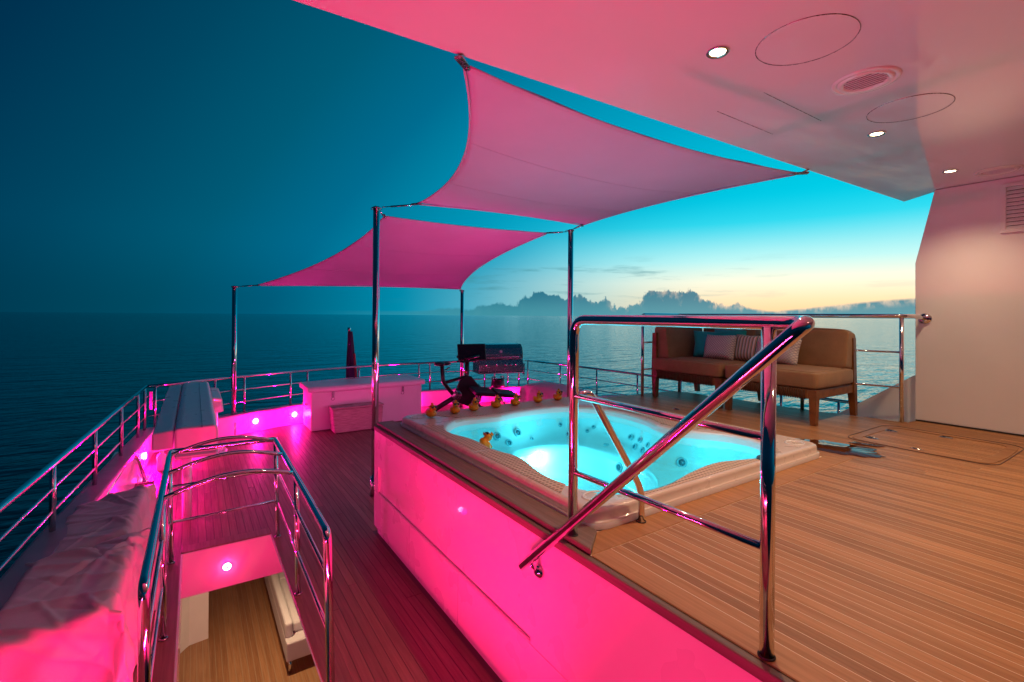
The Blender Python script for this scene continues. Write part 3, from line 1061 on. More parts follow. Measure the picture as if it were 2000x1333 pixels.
# the underwater lamp
q, nn = shell_pt(88, 0.45, 18, 20)
lampo = MB().lathe([(0.0, 0.02), (0.02, 0.019), (0.04, 0.012), (0.05, 0.0), (0.05, -0.01)], (0, 0, 0), 24).xf(Matrix.Translation(q + nn * 0.004) @ rot_to(nn)).build('underwater_lamp', 'lamp_spa', spa)
lamp('spa_light', 'POINT', q + nn * 0.07, (0.20, 0.86, 1.0), 15.0, spa, 0.05)
for (x_, y_, e_) in ((2.1, 3.3, 1.25), (2.75, 3.35, 1.15), (3.05, 2.85, 1.15), (3.15, 2.05, 3.6), (2.5, 2.1, 1.0), (2.05, 2.45, 1.1)):  # added point lights without fittings, carrying the glow of the water
    lamp('spa_light', 'POINT', (x_, y_, -0.115), (0.03, 0.78, 1.0), e_, spa, 0.10)
# valve knobs on the near rim
for (x_, y_) in ((3.02, 1.645), (3.11, 1.65)):
    MB().lathe([(0, 0.118), (0.018, 0.117), (0.026, 0.110), (0.028, 0.096)], (x_, y_, 0), 20).build('valve_knob', 'jet_grey', spa)

# rubber ducks
def make_duck(loc, rz, label, tilt=0.0):
    t_ = thing('rubber_duck', (0, 0, 0), label, 'duck', 'rubber ducks on the spa rim')
    b = MB()
    b.ball((0, 0, 0.026), (0.044, 0.040, 0.028), 3)
    b.ball((-0.036, 0, 0.040), (0.014, 0.016, 0.012), 2)
    for s__ in (-1, 1): b.ball((-0.006, s__ * 0.031, 0.034), (0.022, 0.008, 0.013), 2)
    b.ball((0.015, 0, 0.045), (0.024, 0.024, 0.018), 2)
    b.build('body', 'duck_yellow', t_)
    hd = MB(); hd.ball((0.018, 0, 0.069), (0.027, 0.026, 0.025), 3)
    hd.ball((0.012, 0, 0.098), (0.012, 0.008, 0.007), 2); hd.ball((0.02, 0, 0.100), (0.007, 0.006, 0.006), 1)
    ho = hd.build('head', 'duck_yellow', t_)
    bl = MB(); bl.ball((0.047, 0, 0.062), (0.014, 0.015, 0.005), 2); bl.ball((0.045, 0, 0.057), (0.011, 0.012, 0.004), 2)
    bl.build('bill', 'duck_orange', ho)
    g_ = MB()
    for s__ in (-1, 1):
        g_.ball((0.041, s__ * 0.0125, 0.076), (0.007, 0.0115, 0.009), 2)
        g_.tube([(0.034, s__ * 0.020, 0.083), (0.012, s__ * 0.0245, 0.083)], 0.0022, 6)
    g_.box(0.038, 0.043, -0.006, 0.006, 0.082, 0.086)
    g_.build('sunglasses', 'plastic_black', ho)
    t_.location = loc; t_.rotation_euler = (0, tilt, rz); t_.scale = (1.2, 1.2, 1.2)
    return t_


ords = ['first', 'second', 'third', 'fourth', 'fifth', 'sixth', 'seventh']
dxy = [(1.753, 3.91), (2.0, 3.935), (2.206, 3.95), (2.463, 3.965), (2.696, 3.975), (2.989, 3.985), (3.251, 3.98)]
d0 = None
for i, (x_, y_) in enumerate(dxy):
    lab = 'yellow rubber duck with sunglasses, %s from the left on the far spa rim' % ords[i]
    if d0 is None:
        d0 = make_duck((x_, y_, 0.0975), R(-62), lab); o_ = d0
    else:
        o_ = copy_tree(d0); o_['label'] = lab
    o_.location = (x_, y_, 0.0975); o_.rotation_euler = (0, 0, R(-82 + random.uniform(-14, 14)))
o_ = copy_tree(d0); o_['label'] = 'yellow rubber duck toppled into the corner of the spa water'
o_['group'] = 'rubber ducks on the spa rim'
o_.location = (1.765, 3.03, 0.034); o_.rotation_euler = (R(14), R(-52), R(160))

# ------------------------------------------------------------------ chrome rails
# stair handrail by the spa
hr = thing('stair_handrail', (1.41, 1.2, 0), 'large chrome handrail at the near corner of the spa sloping down the deck side', 'handrail')
RT = 0.0215
mb = MB().tube([(1.412, 1.615, 0.004), (1.412, 1.615, 0.985), (1.412, 0.645, 0.985), (1.305, 0.600, 0.985), (1.305, 0.66, 0.93), (1.302, 1.845, -0.185)], RT, 20, 0.075)
mb.build('top_rail', 'chrome', hr)
MB().tube([(1.409, 0.747, 0.004), (1.409, 0.747, 0.972)], 0.0205, 20).build('post', 'chrome', hr)
MB().tube([(1.412, 1.60, 0.645), (1.410, 0.76, 0.645)], 0.0125, 14).build('mid_rail', 'chrome', hr)
MB().tube([(1.412, 1.60, 0.305), (1.410, 0.76, 0.320)], 0.0125, 14).build('mid_rail', 'chrome', hr)
MB().tube([(1.815, 1.575, 0.004), (1.815, 1.575, 0.16), (1.50, 1.605, 0.655), (1.43, 1.613, 0.640)], 0.0165, 14, 0.06).build('brace', 'chrome', hr)
mb = MB().tube([(1.303, 1.79, -0.145), (1.352, 1.79, -0.202)], 0.011, 12)
mb.lathe([(0, -0.006), (0.03, -0.006), (0.034, 0.002), (0.02, 0.012), (0.012, 0.02)], (0, 0, 0), 24)
n_l = len(mb.v) - 24 * 5
rt = Matrix.Translation((1.357, 1.79, -0.205)) @ rot_to((-1, 0, 0))
mb.v[n_l:] = [rt @ q for q in mb.v[n_l:]]
mb.build('wall_bracket', 'chrome', hr)
for (x_, y_) in ((1.412, 1.615), (1.409, 0.747), (1.815, 1.575)):
    zb = 0.0245 if y_ == 1.615 else 0.0035
    MB().lathe([(0.0212, zb), (0.0245, zb), (0.0245, zb + 0.003), (0.0212, zb + 0.005)], (x_, y_, 0), 24).build('foot_ring', 'rubber_black', hr)

# guard rail of the upper deck behind the sofa
gr = thing('upper_guard_rail', (5.1, 3, 0), 'chrome guard rail at waist height behind the brown sofa', 'railing')
zt = 1.025
MB().tube([(4.70, 4.075, 0.95), (4.70, 4.075, zt), (5.41, 4.06, zt), (5.50, 2.5, zt), (5.66, 1.73, zt), (5.78, 1.66, zt), (5.89, 1.62, 1.0)], 0.021, 16, 0.05).build('top_rail', 'chrome', gr)
for (x_, y_) in ((4.70, 4.075), (5.41, 4.06), (5.69, 1.735), (5.50, 2.55)):
    MB().tube([(x_, y_, 0.002), (x_ - (0.02 if x_ > 5.6 else 0), y_, zt - 0.015)], 0.019, 16).build('post', 'chrome', gr)
for z_ in (0.675, 0.335):
    MB().tube([(4.71, 4.075, z_), (5.40, 4.06, z_)], 0.010, 10).build('mid_rail', 'chrome', gr)
    MB().tube([(5.41, 4.05, z_), (5.50, 2.55, z_)], 0.010, 10).build('mid_rail', 'chrome', gr)
    MB().tube([(5.50, 2.54, z_), (5.68, 1.745, z_)], 0.010, 10).build('mid_rail', 'chrome', gr)
MB().lathe([(0, 0.02), (0.03, 0.018), (0.05, 0.008), (0.055, -0.006)], (0, 0, 0), 28).xf(Matrix.Translation((WX - 0.004, 1.62, 1.0)) @ rot_to((-1, 0, 0))).build('wall_rose', 'chrome', gr)

# guard rail round the lower deck
def rail_section(name, path, post_pts, mids, label):
    o_ = thing(name, (path[0][0], path[0][1], bul_top(*path[0])), label, 'railing', None)
    MB().tube([(x_, y_, RZ) for x_, y_ in path], 0.021, 14, 0.08).build('top_rail', 'chrome', o_)
    for f_ in mids:
        MB().tube([(x_, y_, RZ + (bul_top(x_, y_) - RZ) * f_) for x_, y_ in path], 0.0105, 10, 0.05).build('mid_rail', 'chrome', o_)
    for (x_, y_) in post_pts:
        MB().tube([(x_, y_, bul_top(x_, y_) + 0.005), (x_, y_, RZ - 0.012)], 0.0185, 14).build('post', 'chrome', o_)
    return o_


def on_path(path, y=None, x=None):
    for (x0, y0), (x1, y1) in zip(path, path[1:]):
        if y is not None and min(y0, y1) <= y <= max(y0, y1): return (x0 + (x1 - x0) * (y - y0) / (y1 - y0), y)
        if x is not None and min(x0, x1) <= x <= max(x0, x1): return (x, y0 + (y1 - y0) * (x - x0) / (x1 - x0))


rail_section('guard_rail', LEFT, [on_path(LEFT, y=v) for v in (1.1, 2.2, 3.3, 4.45, 5.6, 6.75, 7.8, 8.33)], (0.36, 0.7), 'chrome guard rail along the dark left side of the lower deck')
st_posts = [on_path(STERN, x=v) for v in (-0.46, 0.28, 0.70, 1.45, 1.75, 2.75, 3.05, 4.05, 4.3, 5.05, 5.55, 6.32)]
STERN2 = [(-0.535, 8.462)] + STERN[1:-1] + [(6.43, 9.127)]
rail_section('guard_rail', STERN2, st_posts, (0.36, 0.7), 'chrome guard rail curving across the stern behind the locker')
RIGHT2 = [(6.452, 9.10)] + RIGHT[1:]
rail_section('guard_rail', RIGHT2, [on_path(RIGHT, y=v) for v in (9.0, 7.95, 6.9, 5.9, 5.0, 4.2, 3.4, 2.7, 2.2)], (0.36, 0.7), 'chrome guard rail along the right side below the sofa')

# rails round the stair opening
sr = thing('stairwell_rail', (0.24, 3.6, D), 'chrome hooped railing round the open stairwell in the lower deck', 'railing')
zr = -0.12
MB().tube([(-0.16, 2.46, D + 0.004), (-0.165, 2.46, zr), (-0.155, 4.72, zr), (0.605, 4.72, zr), (0.575, 2.56, zr), (0.60, 2.56, D + 0.004)], 0.0215, 16, 0.05).build('top_rail', 'chrome', sr)
for (xl, yl) in ((-0.155, 4.60), (-0.155, 4.08), (-0.155, 3.55)):
    pts = []
    for k_ in range(13):
        u = k_ / 12
        pts.append((xl + 0.01 + (0.60 - xl - 0.02) * u, yl + 0.07 * u, zr + 0.004 + 0.075 * math.sin(math.pi * u)))
    MB().tube(pts, 0.0145, 12).build('hoop', 'chrome', sr)
for (x_, y_) in ((-0.14, 4.60), (-0.145, 3.55), (0.625, 4.64), (0.62, 3.61)):
    xt = -0.157 if x_ < 0 else 0.60
    MB().tube([(x_, y_, D + 0.004), (xt, y_, zr - 0.01)], 0.0175, 14).build('post', 'chrome', sr)
    MB().lathe([(0.018, D + 0.0035), (0.026, D + 0.0035), (0.026, D + 0.010), (0.018, D + 0.014)], (x_, y_, 0), 20).build('foot_ring', 'steel_dark', sr)
for z_ in (-0.37, -0.65):
    MB().tube([(-0.15, 4.60, z_), (-0.16, 2.47, z_)], 0.0115, 10).build('mid_rail', 'chrome', sr)
    MB().tube([(0.612, 4.64, z_), (0.592, 2.57, z_)], 0.0115, 10).build('mid_rail', 'chrome', sr)
    MB().tube([(-0.148, 4.605, z_), (0.612, 4.645, z_)], 0.0105, 10).build('cross_bar', 'chrome', sr)

# ------------------------------------------------------------------ awnings and their poles
def awning_pole(x, y, ztop, label, ring_z=None):
    t_ = thing('awning_pole', (x, y, D), label, 'pole', 'chrome awning poles')
    MB().tube([(x, y, D + 0.002), (x, y, ztop)], 0.037, 24).build('pole', 'chrome', t_)
    MB().tube([(x, y, D + 0.003), (x, y, D + 0.20)], 0.046, 24).build('socket', 'chrome', t_)
    MB().lathe([(0, ztop + 0.012), (0.03, ztop + 0.012), (0.046, ztop + 0.004), (0.046, ztop - 0.006), (0.036, ztop - 0.010)], (x, y, 0), 24).build('cap', 'steel_dark', t_)
    for z_ in (ring_z or []):
        MB().lathe([(0.037, z_ - 0.008), (0.041, z_ - 0.008), (0.041, z_ + 0.008), (0.037, z_ + 0.008)], (x, y, 0), 24).build('strap', 'rubber_black', t_)
    for a_ in (0.4, 2.2, 4.2):
        c_ = Vector((x + 0.055 * math.cos(a_), y + 0.055 * math.sin(a_), ztop - 0.004))
        pts = [c_ + Vector((0.018 * math.cos(k_ * math.pi / 4) * math.cos(a_), 0.018 * math.cos(k_ * math.pi / 4) * math.sin(a_), 0.012 * math.sin(k_ * math.pi / 4))) for k_ in range(8)]
        MB().tube(pts, 0.004, 6, closed=True).build('eye', 'steel_dark', t_)


awning_pole(1.645, 5.142, 2.165, 'tall chrome awning pole beside the far left corner of the spa', (-0.25, -0.80))
awning_pole(4.256, 4.953, 2.165, 'tall chrome awning pole beyond the spa on the right')
awning_pole(0.54, 8.93, 1.44, 'short chrome awning pole at the stern left of the white locker')
awning_pole(4.78, 9.10, 1.53, 'short chrome awning pole at the stern beside the exercise bike')


def sail(name, c, bow, sag, label, hem=0.02):
    """c: corners in order; Coons patch with hollow edges"""
    c = [Vector(v) for v in c]
    cen = sum(c, Vector()) / 4
    def edge(i, u):
        a, b = c[i], c[(i + 1) % 4]
        q = a.lerp(b, u)
        inw = (cen - (a + b) / 2)
        return q + inw.normalized() * bow[i] * 4 * u * (1 - u) * (a - b).length
    N = 40
    vs_, fs_ = [], []
    for i in range(N + 1):
        for j in range(N + 1):
            u, v = i / N, j / N
            e0 = edge(0, u); e2 = edge(2, 1 - u); e3 = edge(3, 1 - v); e1 = edge(1, v)
            q = (1 - v) * e0 + v * e2 + (1 - u) * e3 + u * e1 - ((1 - u) * (1 - v) * c[0] + u * (1 - v) * c[1] + u * v * c[2] + (1 - u) * v * c[3])
            q.z -= sag * 16 * u * (1 - u) * v * (1 - v)
            q.z += 0.012 * noise.noise(Vector((q.x * 1.3, q.y * 1.3, 0.3)))
            du = min(u, 1 - u) + min(v, 1 - v)
            q.z += 0.010 * math.exp(-du * 7) * math.sin(26 * (u - v) if (u < .5) == (v < .5) else 26 * (u + v))
            vs_.append(q)
    for i in range(N):
        for j in range(N):
            a = i * (N + 1) + j
            fs_.append((a, a + 1, a + N + 2, a + N + 1))
    t_ = thing(name, (cen.x, cen.y, min(v.z for v in c)), label, 'awning', 'shade sails over the deck')
    mb_ = MB(); mb_.add(vs_, fs_, True)
    o_ = mb_.build('cloth', 'awning_cloth', t_)
    md = o_.modifiers.new('thick', 'SOLIDIFY'); md.thickness = 0.004; md.offset = 1
    for i in range(4):
        pts = []
        for k_ in range(25):
            q = edge(i, 0.015 + 0.97 * k_ / 24)
            q.z -= 0.003
            pts.append(q)
        MB().tube(pts, 0.007, 6).build('edge_hem', 'awning_cloth', t_)
    for col_ in (13, 27):
        pts = [Vector(vs_[col_ * (N + 1) + j]) - Vector((0, 0, 0.002)) for j in range(0, N + 1, 2)]
        MB().tube(pts, 0.0018, 5).build('seam', 'awning_cloth', t_)
    for i in range(4):
        dirn = (c[i] - cen).normalized()
        MB().lathe([(0.008, -0.006), (0.016, -0.006), (0.016, 0.006), (0.008, 0.006), (0.008, -0.006)], (0, 0, 0), 14).xf(Matrix.Translation(c[i] - dirn * 0.045 - Vector((0, 0, 0.004)))).build('grommet', 'steel_dark', t_)
        mb_ = MB().box(-0.05, 0.05, -0.02, 0.02, -0.008, 0.008, bev=0.004, segs=1)
        angz = math.atan2(dirn.y, dirn.x)
        mb_.xf(Matrix.Translation(c[i] + dirn * 0.01) @ Matrix.Rotation(angz, 4, 'Z'))
        mb_.build('clew_plate', 'steel_dark', t_)
    return t_, cen


def turnbuckle(par, a, b):
    a, b = Vector(a), Vector(b)
    MB().tube([a, b], 0.005, 8).build('rigging_wire', 'steel_dark', par)
    MB().tube([a.lerp(b, 0.15), a.lerp(b, 0.75)], 0.010, 10).build('turnbuckle', 'chrome', par)


s1, _ = sail('shade_sail', [(1.075, 2.055, 2.222), (1.95, 4.76, 2.175), (4.14, 4.60, 2.17), (4.19, 1.97, 2.203)], (0.085, 0.05, 0.055, 0.05), 0.06, 'large pale shade sail nearest, stretched from the roof edge to two tall poles')
turnbuckle(s1, (1.97, 4.78, 2.175), (1.69, 5.10, 2.17)); turnbuckle(s1, (4.145, 4.62, 2.17), (4.24, 4.91, 2.17))
turnbuckle(s1, (1.07, 2.05, 2.222), (1.04, 2.03, 2.238)); turnbuckle(s1, (4.2, 1.965, 2.205), (4.26, 1.94, 2.238))
s2, _ = sail('shade_sail', [(1.80, 5.34, 2.13), (0.83, 8.72, 1.46), (4.62, 8.88, 1.545), (4.04, 5.17, 2.14)], (0.075, 0.03, 0.075, 0.03), 0.05, 'smaller deep pink shade sail further aft, sloping down to the stern poles')
turnbuckle(s2, (1.79, 5.33, 2.13), (1.68, 5.18, 2.15)); turnbuckle(s2, (0.82, 8.73, 1.46), (0.58, 8.90, 1.44))
turnbuckle(s2, (4.64, 8.89, 1.545), (4.74, 9.07, 1.53)); turnbuckle(s2, (4.05, 5.15, 2.14), (4.22, 4.99, 2.15))

# ------------------------------------------------------------------ sofa modules
def cushion(w_, d_, h_, puff=0.03, seedv=0.0, n_=18):
    """rounded pillow block centred on the origin, z from 0"""
    vs_, fs_ = [], []
    def se(t_, e): return math.copysign(abs(math.cos(t_)) ** e, math.cos(t_)), math.copysign(abs(math.sin(t_)) ** e, math.sin(t_))
    NU, NV = 48, 20
    for i in range(NV + 1):
        ph = -math.pi / 2 + math.pi * i / NV
        cp, sp_ = se(ph, 0.16)
        for j in range(NU):
            th = 2 * math.pi * j / NU
            ct, st_ = se(th, 0.11)
            q = Vector((ct * cp * w_ / 2, st_ * cp * d_ / 2, sp_ * h_ / 2))
            f_ = puff * (1 - min(1, (2 * q.x / w_) ** 2)) * (1 - min(1, (2 * q.y / d_) ** 2))
            q.z += f_ * (1 if sp_ > 0 else -0.2) * abs(sp_)
            fy = puff * 0.7 * (1 - min(1, (2 * q.x / w_) ** 2)) * (1 - min(1, (2 * q.z / h_) ** 2))
            q.y += fy * (1 if st_ > 0 else -1) * abs(st_)
            q += 0.006 * noise.noise_vector(q * 5 + Vector((seedv, seedv, 0)))
            q.z += h_ / 2
            vs_.append(q)
    for i in range(NV):
        for j in range(NU):
            fs_.append((i * NU + j, i * NU + (j + 1) % NU, (i + 1) * NU + (j + 1) % NU, (i + 1) * NU + j))
    mb_ = MB(); mb_.add(vs_, fs_, True)
    for i in (4, NV - 4):
        mb_.tube([vs_[i * NU + j] * 1.0 for j in range(NU)], 0.006, 6, closed=True)
    return mb_


XF0, XB = 4.76, 5.60          # front and back of the seat


def leg(parent, x, y, lean=0.0, back=False):
    w_ = 0.034
    zt_ = 0.80 if back else 0.33
    pts = []
    mb_ = MB()
    vs_ = []
    for (z_, k_) in ((0.003, 0.75), (0.30, 1.0), (zt_, 0.85 if back else 1.0)):
        off = lean * (0.3 - z_) / 0.3 if z_ < 0.3 else (-lean * 0.35 * (z_ - 0.3) / 0.5 if back else 0)
        for (sx_, sy_) in ((-1, -1), (1, -1), (1, 1), (-1, 1)):
            vs_.append((x + sx_ * w_ * k_ + off, y + sy_ * w_ * k_, z_))
    fs_ = [(3, 2, 1, 0), (8, 9, 10, 11)]
    for l_ in range(2):
        for k_ in range(4):
            fs_.append((l_ * 4 + k_, l_ * 4 + (k_ + 1) % 4, (l_ + 1) * 4 + (k_ + 1) % 4, (l_ + 1) * 4 + k_))
    mb_.add(vs_, fs_)
    mb_.build('leg', 'sofa_wood', parent)


def sofa_module(y0, y1, label, corner):
    t_ = thing('sofa_module', ((XF0 + XB) / 2, (y0 + y1) / 2, 0), label, 'sofa', 'outdoor sofa modules')
    leg(t_, XF0 + 0.035, y0 + 0.035); leg(t_, XF0 + 0.035, y1 - 0.035, 0, corner)
    leg(t_, XB, y0 + 0.035, 0.05, True); leg(t_, XB, y1 - 0.035, 0.05, True)
    MB().box(XF0, XF0 + 0.045, y0 + 0.07, y1 - 0.07, 0.245, 0.33, bev=0.006).build('front_apron', 'sofa_wood', t_)
    MB().box(XB - 0.02, XB + 0.025, y0 + 0.07, y1 - 0.07, 0.245, 0.33, bev=0.006).build('back_apron', 'sofa_wood', t_)
    for yy in (y0 + 0.012, y1 - 0.057):
        MB().box(XF0 + 0.07, XB - 0.035, yy, yy + 0.045, 0.245, 0.33, bev=0.006).build('side_apron', 'sofa_wood', t_)
    MB().box(XF0 + 0.02, XB, y0 + 0.03, y1 - 0.03, 0.315, 0.338).build('seat_board', 'sofa_wood', t_)
    # rope wrapping on the front apron
    n_ = int((y1 - y0 - 0.2) / 0.02)
    for k_ in range(n_):
        yy = y0 + 0.1 + (y1 - y0 - 0.2) * k_ / (n_ - 1)
        MB().tube([(XF0 - 0.006, yy, 0.24), (XF0 - 0.006, yy, 0.335)], 0.006, 6).build('rope', 'rope_brown', t_)
    MB().box(XB + 0.01, XB + 0.035, y0 + 0.06, y1 - 0.06, 0.77, 0.81, bev=0.005).build('back_top_rail', 'sofa_wood', t_)
    sc__ = cushion(XB - XF0 - 0.02, y1 - y0 + 0.005, 0.155, 0.018, y0)
    sc__.xf(Matrix.Translation(((XF0 + XB) / 2 - 0.02, (y0 + y1) / 2, 0.338)))
    sc__.build('seat_cushion', 'sofa_fabric', t_)
    yb0, yb1 = y0 + 0.02, y1 - 0.02
    if corner: yb1 = y1 - 0.24
    bc = cushion(yb1 - yb0, 0.19, 0.40, 0.03, y1)
    bc.xf(Matrix.Translation((XB - 0.10, (yb0 + yb1) / 2, 0.475)) @ Matrix.Rotation(R(9), 4, 'Y') @ Matrix.Rotation(R(90), 4, 'Z'))
    bc.build('back_cushion', 'sofa_fabric', t_)
    if corner:
        ac = cushion(XB - XF0 - 0.10, 0.19, 0.41, 0.03, 9.0)
        ac.xf(Matrix.Translation(((XF0 + XB) / 2 - 0.01, y1 - 0.135, 0.475)) @ Matrix.Rotation(R(-6), 4, 'X'))
        ac.build('arm_cushion', 'sofa_fabric', t_)
        MB().box(XF0 + 0.07, XB, y1 - 0.045, y1 - 0.02, 0.76, 0.80, bev=0.005).build('arm_top_rail', 'sofa_wood', t_)
        for k_ in range(22):
            xx = XF0 + 0.09 + (XB - XF0 - 0.15) * k_ / 21
            MB().tube([(xx, y1 - 0.033, 0.33), (xx, y1 - 0.033, 0.765)], 0.005, 6).build('rope', 'rope_brown', t_)
    return t_


sofa_module(3.045, 3.985, 'brown corner sofa module with arm cushion at the far end, beside the spa', True)
sofa_module(2.085, 3.005, 'brown armless sofa module nearest the side wall', False)


def pillow(name, loc, rz, tilt, size, mat, label, seedv):
    w_, h_ = size
    N = 18
    vs_, fs_ = [], []
    for sd in (1, -1):
        for i in range(N + 1):
            for j in range(N + 1):
                u, v = 2 * i / N - 1, 2 * j / N - 1
                th = 0.075 * (max(0, (1 - u ** 4)) * max(0, (1 - v ** 4))) ** 0.5
                pin = 1 - 0.07 * (1 - abs(u)) * (abs(v) ** 3) - 0.0
                pin2 = 1 - 0.07 * (1 - abs(v)) * (abs(u) ** 3)
                q = Vector((-sd * th, u * w_ / 2 * pin2, h_ / 2 + v * h_ / 2 * pin))
                q += 0.006 * noise.noise_vector(q * 7 + Vector((seedv, 0, 0)))
                vs_.append(q)
    M1 = (N + 1) ** 2
    for s__ in range(2):
        for i in range(N):
            for j in range(N):
                a = s__ * M1 + i * (N + 1) + j
                fs_.append((a, a + 1, a + N + 2, a + N + 1))
    mb_ = MB(); mb_.add(vs_, fs_, True)
    me_o = mb_.build(name, mat, None, weld=True)
    # rebuild around the pillow's own base so the print follows the cloth
    off = Vector(me_o.location)
    for vt in me_o.data.vertices: vt.co += off
    me_o.location = loc
    me_o.rotation_euler = (0, tilt, rz)
    tag(me_o, label, 'pillow', 'scatter pillows on the sofa')
    return me_o


pillow('scatter_pillow', (5.27, 3.50, 0.497), R(28), R(14), (0.42, 0.34), 'teal_fabric', 'plain teal scatter pillow against the arm cushion', 1)
pillow('scatter_pillow', (5.14, 3.33, 0.497), R(6), R(20), (0.37, 0.31), 'lattice_cloth', 'white lattice scatter pillow leaning on the teal one', 3)
pillow('scatter_pillow', (5.27, 3.06, 0.497), R(-4), R(14), (0.34, 0.31), 'stripe_cloth', 'striped scatter pillow between the two lattice pillows', 5)
pillow('scatter_pillow', (5.20, 2.70, 0.497), R(-8), R(18), (0.50, 0.30), 'lattice_cloth', 'wide white lattice scatter pillow on the module by the wall', 8)
teal2 = pillow('scatter_pillow', (5.38, 3.34, 0.50), R(8), R(10), (0.40, 0.36), 'teal_fabric', 'teal scatter pillow mostly hidden behind the white lattice one', 12)

# ------------------------------------------------------------------ draped covers
def drape(name, x0, x1, y0, y1, ztop, zbot, label, seedv, slope=0.0, cat='cover', group=None, peak=0.0, rz=0.0, wrk=1.0, shape=None, mat='cover_cloth'):
    """cloth thrown over a low block: flat top, rounded shoulders, wrinkled skirts"""
    cx, cy = (x0 + x1) / 2, (y0 + y1) / 2
    hx, hy = (x1 - x0) / 2, (y1 - y0) / 2
    H_ = ztop - zbot
    NX, NY = (220, 250) if x1 < 1 else (70, 90)
    vs_, fs_ = [], []
    sk = H_ * 1.06
    def prof(s_, h_):
        # s_: signed distance along cloth; returns (offset, drop 0..1)
        a = abs(s_); rr_ = 0.05
        if a <= h_ - rr_: return s_, 0.0
        arc = rr_ * math.pi / 2
        t_ = a - (h_ - rr_)
        if t_ < arc:
            an = t_ / rr_
            return math.copysign(h_ - rr_ + rr_ * math.sin(an), s_), rr_ * (1 - math.cos(an))
        return math.copysign(h_ + (t_ - arc) * 0.05, s_), rr_ + (t_ - arc)
    rng = random.Random(int(seedv * 100))
    creases = []
    for k_ in range(14):
        ang_ = R(rng.uniform(-62, -22)) if rng.random() < 0.75 else R(rng.uniform(20, 70))
        creases.append((rng.uniform(-hx, hx), rng.uniform(-hy, hy), math.cos(ang_), math.sin(ang_), rng.uniform(0.007, 0.014), rng.uniform(0.16, 0.45), rng.uniform(0.008, 0.018) * rng.choice((1, 1, -0.7))))
    for i in range(NX + 1):
        for j in range(NY + 1):
            su = (2 * i / NX - 1) * (hx + sk); sv = (2 * j / NY - 1) * (hy + sk)
            px, dx_ = prof(su, hx); py, dy_ = prof(sv, hy)
            drop = max(dx_, dy_)
            if dx_ > 0.02 and dy_ > 0.02:   # corner: gather the cloth round
                drop = max(dx_, dy_)
                k_ = min(dx_, dy_) / max(dx_, dy_)
                px += math.copysign(0.05 * k_, px); py += math.copysign(0.05 * k_, py)
            q = Vector((px, py, 0))
            w1 = noise.noise(Vector((su * 3.1 + seedv, sv * 2.2, seedv))) 
            w2 = noise.noise(Vector((su * 7 + sv * 4 + seedv * 3, sv * 3 - su * 2, 1.7)))
            w3 = 1 - abs(noise.noise(Vector((su * 2.6 + sv * 3.6 + seedv, (sv - su) * 0.7, 4.0)))) * 2.0
            w4 = 1 - abs(noise.noise(Vector((su * 5.2 - sv * 2.6 + seedv * 2, (su + sv) * 1.3, 9.0)))) * 2.4
            w5 = 1 - abs(noise.noise(Vector((su * 9 + sv * 7 + seedv, (sv - su) * 2.6, 14.0)))) * 2.4
            wr = 0.014 * w1 + 0.002 * w2 + 0.012 * max(0, w3) ** 4 + 0.003 * max(0, w4) ** 3
            for (cx_, cy_, ca_, sa_, sg_, ln_, am_) in creases:
                al_ = (su - cx_) * ca_ + (sv - cy_) * sa_; pr_ = -(su - cx_) * sa_ + (sv - cy_) * ca_ + 0.03 * math.sin(al_ * 7)
                wd_ = sg_ * (1 + abs(al_) / ln_)
                wr += am_ * math.exp(-(pr_ / wd_) ** 2 - (al_ / ln_) ** 2)
            side = min(1, drop / 0.12)
            nrm_ = Vector((math.copysign(1, px) if dx_ >= dy_ and dx_ > 0 else 0, math.copysign(1, py) if dy_ > dx_ else 0, 0))
            fold = 0.03 * math.sin((sv if dx_ >= dy_ else su) * 19 + 3 * w1 + seedv) * min(1, drop / 0.35)
            z_ = ztop - drop + (1 - side) * wr * wrk
            z_ += -slope * (px + hx) / (2 * hx) * (1 - 0.6 * side) * 0 + slope * (px / hx) * (1 - min(1, drop / H_))
            z_ += peak * (1 - (px / hx) ** 2 if abs(px) < hx else 0) * (1 - min(1, (py / hy) ** 2)) * (1 - side)
            if shape: z_ += shape(px / hx, py / hy) * (1 - min(1, drop / H_))
            q += nrm_ * (side * (fold + wr * 1.3) * wrk)
            z_ = max(z_, zbot + 0.004 + 0.012 * (w2 + 0.5))
            c_, s__ = math.cos(rz), math.sin(rz)
            vs_.append((cx + q.x * c_ - q.y * s__, cy + q.x * s__ + q.y * c_, z_))
    for i in range(NX):
        for j in range(NY):
            a = i * (NY + 1) + j
            fs_.append((a, a + 1, a + NY + 2, a + NY + 1))
    mb_ = MB(); mb_.add(vs_, fs_, True)
    o_ = mb_.build(name, mat)
    md = o_.modifiers.new('thick', 'SOLIDIFY'); md.thickness = 0.004; md.offset = 1
    return tag(o_, label, cat, group)


GC = 'weather covers over deck furniture'
drape('furniture_cover', -0.78, -0.33, 3.98, 4.98, -0.47, D, 'grey cloth furniture cover, the further of two beside the left bulwark', 2.3, 0.05, group=GC, rz=R(-2))
drape('furniture_cover', -0.80, -0.30, 2.95, 3.90, -0.44, D, 'grey cloth furniture cover nearest the camera beside the left bulwark', 7.9, 0.04, group=GC, rz=R(-2), wrk=1.3)
drape('furniture_cover', 5.85, 6.42, 6.75, 8.3, -0.47, D, 'purple lit cloth cover by the right rail, seen just over the spa', 4.2, 0.0, group=GC, peak=0.08)
drape('furniture_cover', 5.85, 6.45, 5.5, 6.3, -0.47, D, 'small cloth cover heap by the right rail, beyond the deck corner', 5.6, 0.0, group=GC, peak=0.07)

